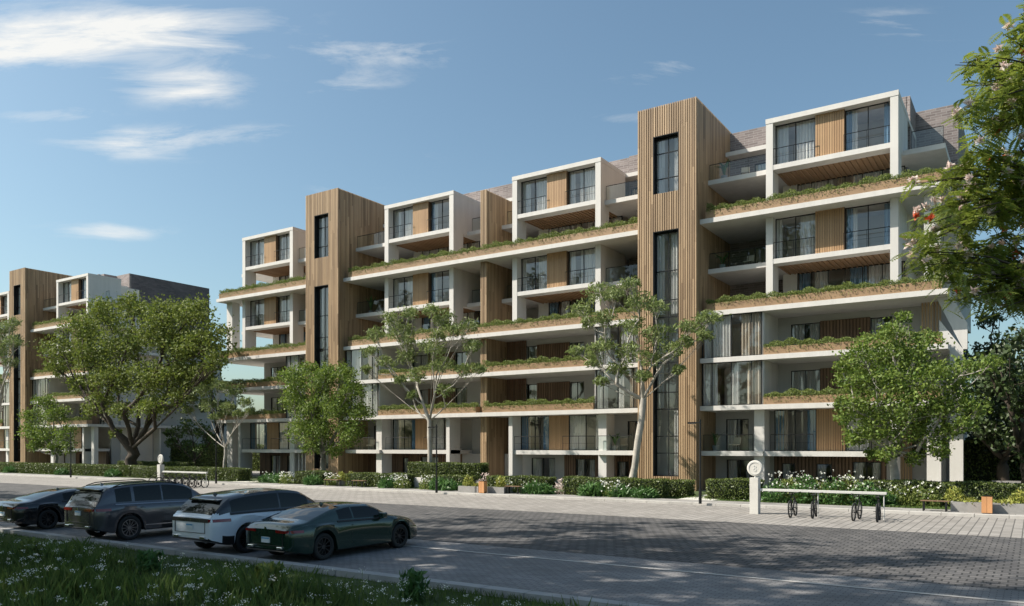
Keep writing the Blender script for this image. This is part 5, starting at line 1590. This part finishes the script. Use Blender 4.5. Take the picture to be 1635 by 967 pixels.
for i, (x, y, h, m, lab) in enumerate([(-9.6, 11.2, .55, 'tuft', 'spiky leafed plant on the verge near the parking kerb, rightmost'), (-12.4, 10.2, .6, 'plantleaf', 'bushy weed on the verge in front of the green coupe'),
        (-16.8, 10.4, .5, 'tuft', 'leafy plant on the verge in front of the white car'), (-20.5, 9.6, .6, 'plantleaf', 'bushy weed on the verge between the white and grey cars'), (-25.5, 10.6, .5, 'tuft', 'leafy plant on the verge at the far left')]):
    n = 260; P = np.stack([rng.uniform(-.22, .22, n), rng.uniform(-.2, .2, n), rng.uniform(.03, 1, n) * h], 1)
    V, Q = leaves(P, .11, 3.2 if m == 'tuft' else 1.9, up=.7, outdir=P * 2)
    o = np_mesh('wild_plant', V, Q, M[m]); o.location = (x, y, 0); tag(o, lab, 'plant', 'leafy wild plants on the near verge')
yf = mat('yellow_petal', (0.62, 0.42, 0.03), .6, transl=.2)
pos = [70, 128, 165, 260, 305, 440, 480, 565, 612, 655, 705, 760, 815, 880, 935, 1000]
for i, px in enumerate(pos):
    p = onY(px, 700, 12.86 + .05 * (i % 2))
    n = 26; P = np.stack([rng.normal(size=n) * .10, rng.normal(size=n) * .045, rng.uniform(.01, .06, n)], 1); V, Q = leaves(P, .055, 1.3, up=.8)
    P2 = P * np.array([1.1, 1.1, .5]); V2, Q2 = leaves(P2, .06, 2.2)
    V, Q, Mi = cat_mesh([(V, Q, 0), (V2, Q2, 1)])
    o = np_mesh('yellow_flower_clump', V, Q, [yf, M['grass']], Mi); o.location = (p.x, p.y, .005)
    tag(o, ('first second third fourth fifth sixth seventh eighth ninth tenth eleventh twelfth thirteenth fourteenth fifteenth sixteenth'.split()[i]) + ' clump of yellow flowers from the left along the grey parking kerb', 'flowers', 'yellow flower clumps along the parking kerb')

# ---------------------------------------------------------------- silk tree at the right, near the camera
def silk_tree():
    base = Vector((3.3, 10.6, 0))
    root = empty('silk_tree', base, 0, 'feathery leaved tree with pink and white blossoms, its branches reaching in from the right', 'tree')
    D = 9.4

    def at(px, py, d=D):
        r_ = ray(px, py); return Vector((r_.x * d, r_.y * d, EYE + r_.z * d)) - base
    mb = MB()
    mb.tube([(0, 0, -.1), (0, 0, .3), (-.12, .05, 1.6), (-.35, .0, 3.0)], [.24, .18, .15, .13], 10)
    fork = Vector((-.35, 0, 3.0))
    hubs = [at(1720, 330), at(1760, 140), at(1700, 480)]
    for h in hubs: mb.tube(limb_pts(fork, h, n=5, sag=-.05), [.10, .09, .08, .07, .06, .05], 8)
    tips = [(0, 1462, 300), (0, 1455, 395), (0, 1475, 345), (0, 1500, 330), (0, 1520, 270), (0, 1545, 235), (0, 1560, 300), (0, 1585, 345), (0, 1600, 260),
            (1, 1530, 105), (1, 1550, 60 + 70), (1, 1545, 165), (1, 1535, 185), (1, 1575, 95), (1, 1590, 150), (1, 1610, 60), (1, 1625, 15), (1, 1620, 110), (1, 1580, 200), (1, 1610, 210), (1, 1560, 215),
            (2, 1480, 430), (2, 1450, 405), (2, 1510, 455), (2, 1530, 480), (2, 1560, 440), (2, 1500, 400), (2, 1540, 385), (2, 1580, 405), (2, 1610, 440), (2, 1625, 470), (2, 1560, 480), (2, 1600, 490),
            (0, 1620, 300), (0, 1640, 360), (2, 1650, 420), (1, 1660, 60), (1, 1660, 160), (0, 1660, 250), (1, 1690, 100), (0, 1490, 270 + 95), (1, 1640, 200), (0, 1625, 235), (2, 1590, 370), (0, 1530, 345)]
    Vl, Ql = [], []; nq = 0
    fl = []; 
    for (hi, px, py) in tips:
        for rep in range(3):
            tip = at(px + rnd.uniform(-10, 10), py + rnd.uniform(-8, 8), D + rnd.uniform(-.9, .9))
            pts = limb_pts(hubs[hi], tip, n=7, bend=.10, sag=-.07)
            mb.tube(pts, [.022 * (1 - i / 8.5) for i in range(8)], 5, cap=False)
            L_ = (tip - hubs[hi]).length
            for j in range(32):
                t = rnd.uniform(max(0.15, 1 - 1.15 / L_), 1.0)
                k_ = t * 7; i_ = min(6, int(k_)); p = pts[i_].lerp(pts[i_ + 1], k_ - i_)
                d = Vector((rnd.gauss(0, 1), rnd.gauss(0, 1), rnd.gauss(-.15, .5))).normalized()
                p = p + Vector((rnd.gauss(0, .07), rnd.gauss(0, .07), rnd.gauss(0, .06)))
                ln = rnd.uniform(.13, .24); side = d.cross(Vector((rnd.gauss(0, .3), rnd.gauss(0, .3), 1))).normalized()
                m_ = 9
                for q in range(m_):
                    s_ = (q + .5) / m_; c = p + d * ln * s_ + Vector((0, 0, -.05 * s_ * s_)); w2 = ln * .30 * math.sin(PI * (.18 + .72 * s_)); hw = ln / m_ * .62
                    for sg in (-1, 1):
                        e = c + side * sg * w2 + d * w2 * .35 + Vector((0, 0, -.012))
                        Vl += [c - d * hw * .3, c + (e - c) * .5 - d * hw, e, c + (e - c) * .5 + d * hw]; Ql.append((nq, nq + 1, nq + 2, nq + 3)); nq += 4
            if rnd.random() < .62: fl.append(tip + Vector((rnd.gauss(0, .06), rnd.gauss(0, .06), .05)))
            if rnd.random() < .4:
                fl.append(pts[5] + Vector((rnd.gauss(0, .1), rnd.gauss(0, .1), .08)))
    mb.build('trunk', M['bark'], root, smooth=True)
    np_mesh('crown', np.array([tuple(v) for v in Vl]), np.array(Ql), M['silk'], parent=root)
    for i, p in enumerate(fl):
        n = 30
        d = unitv(rng.normal(size=(n, 3)) + np.array([0, 0, .7])); r_ = rng.uniform(.015, .05, (n, 1))
        V, Q = leaves(np.array(p)[None] + d * r_, .042, 2.6, outdir=d * 2)
        o = np_mesh('blossom', V, Q, M['orange'] if i % 13 == 5 else M['pink'], parent=root)


silk_tree()
print('objects', len(C.objects))
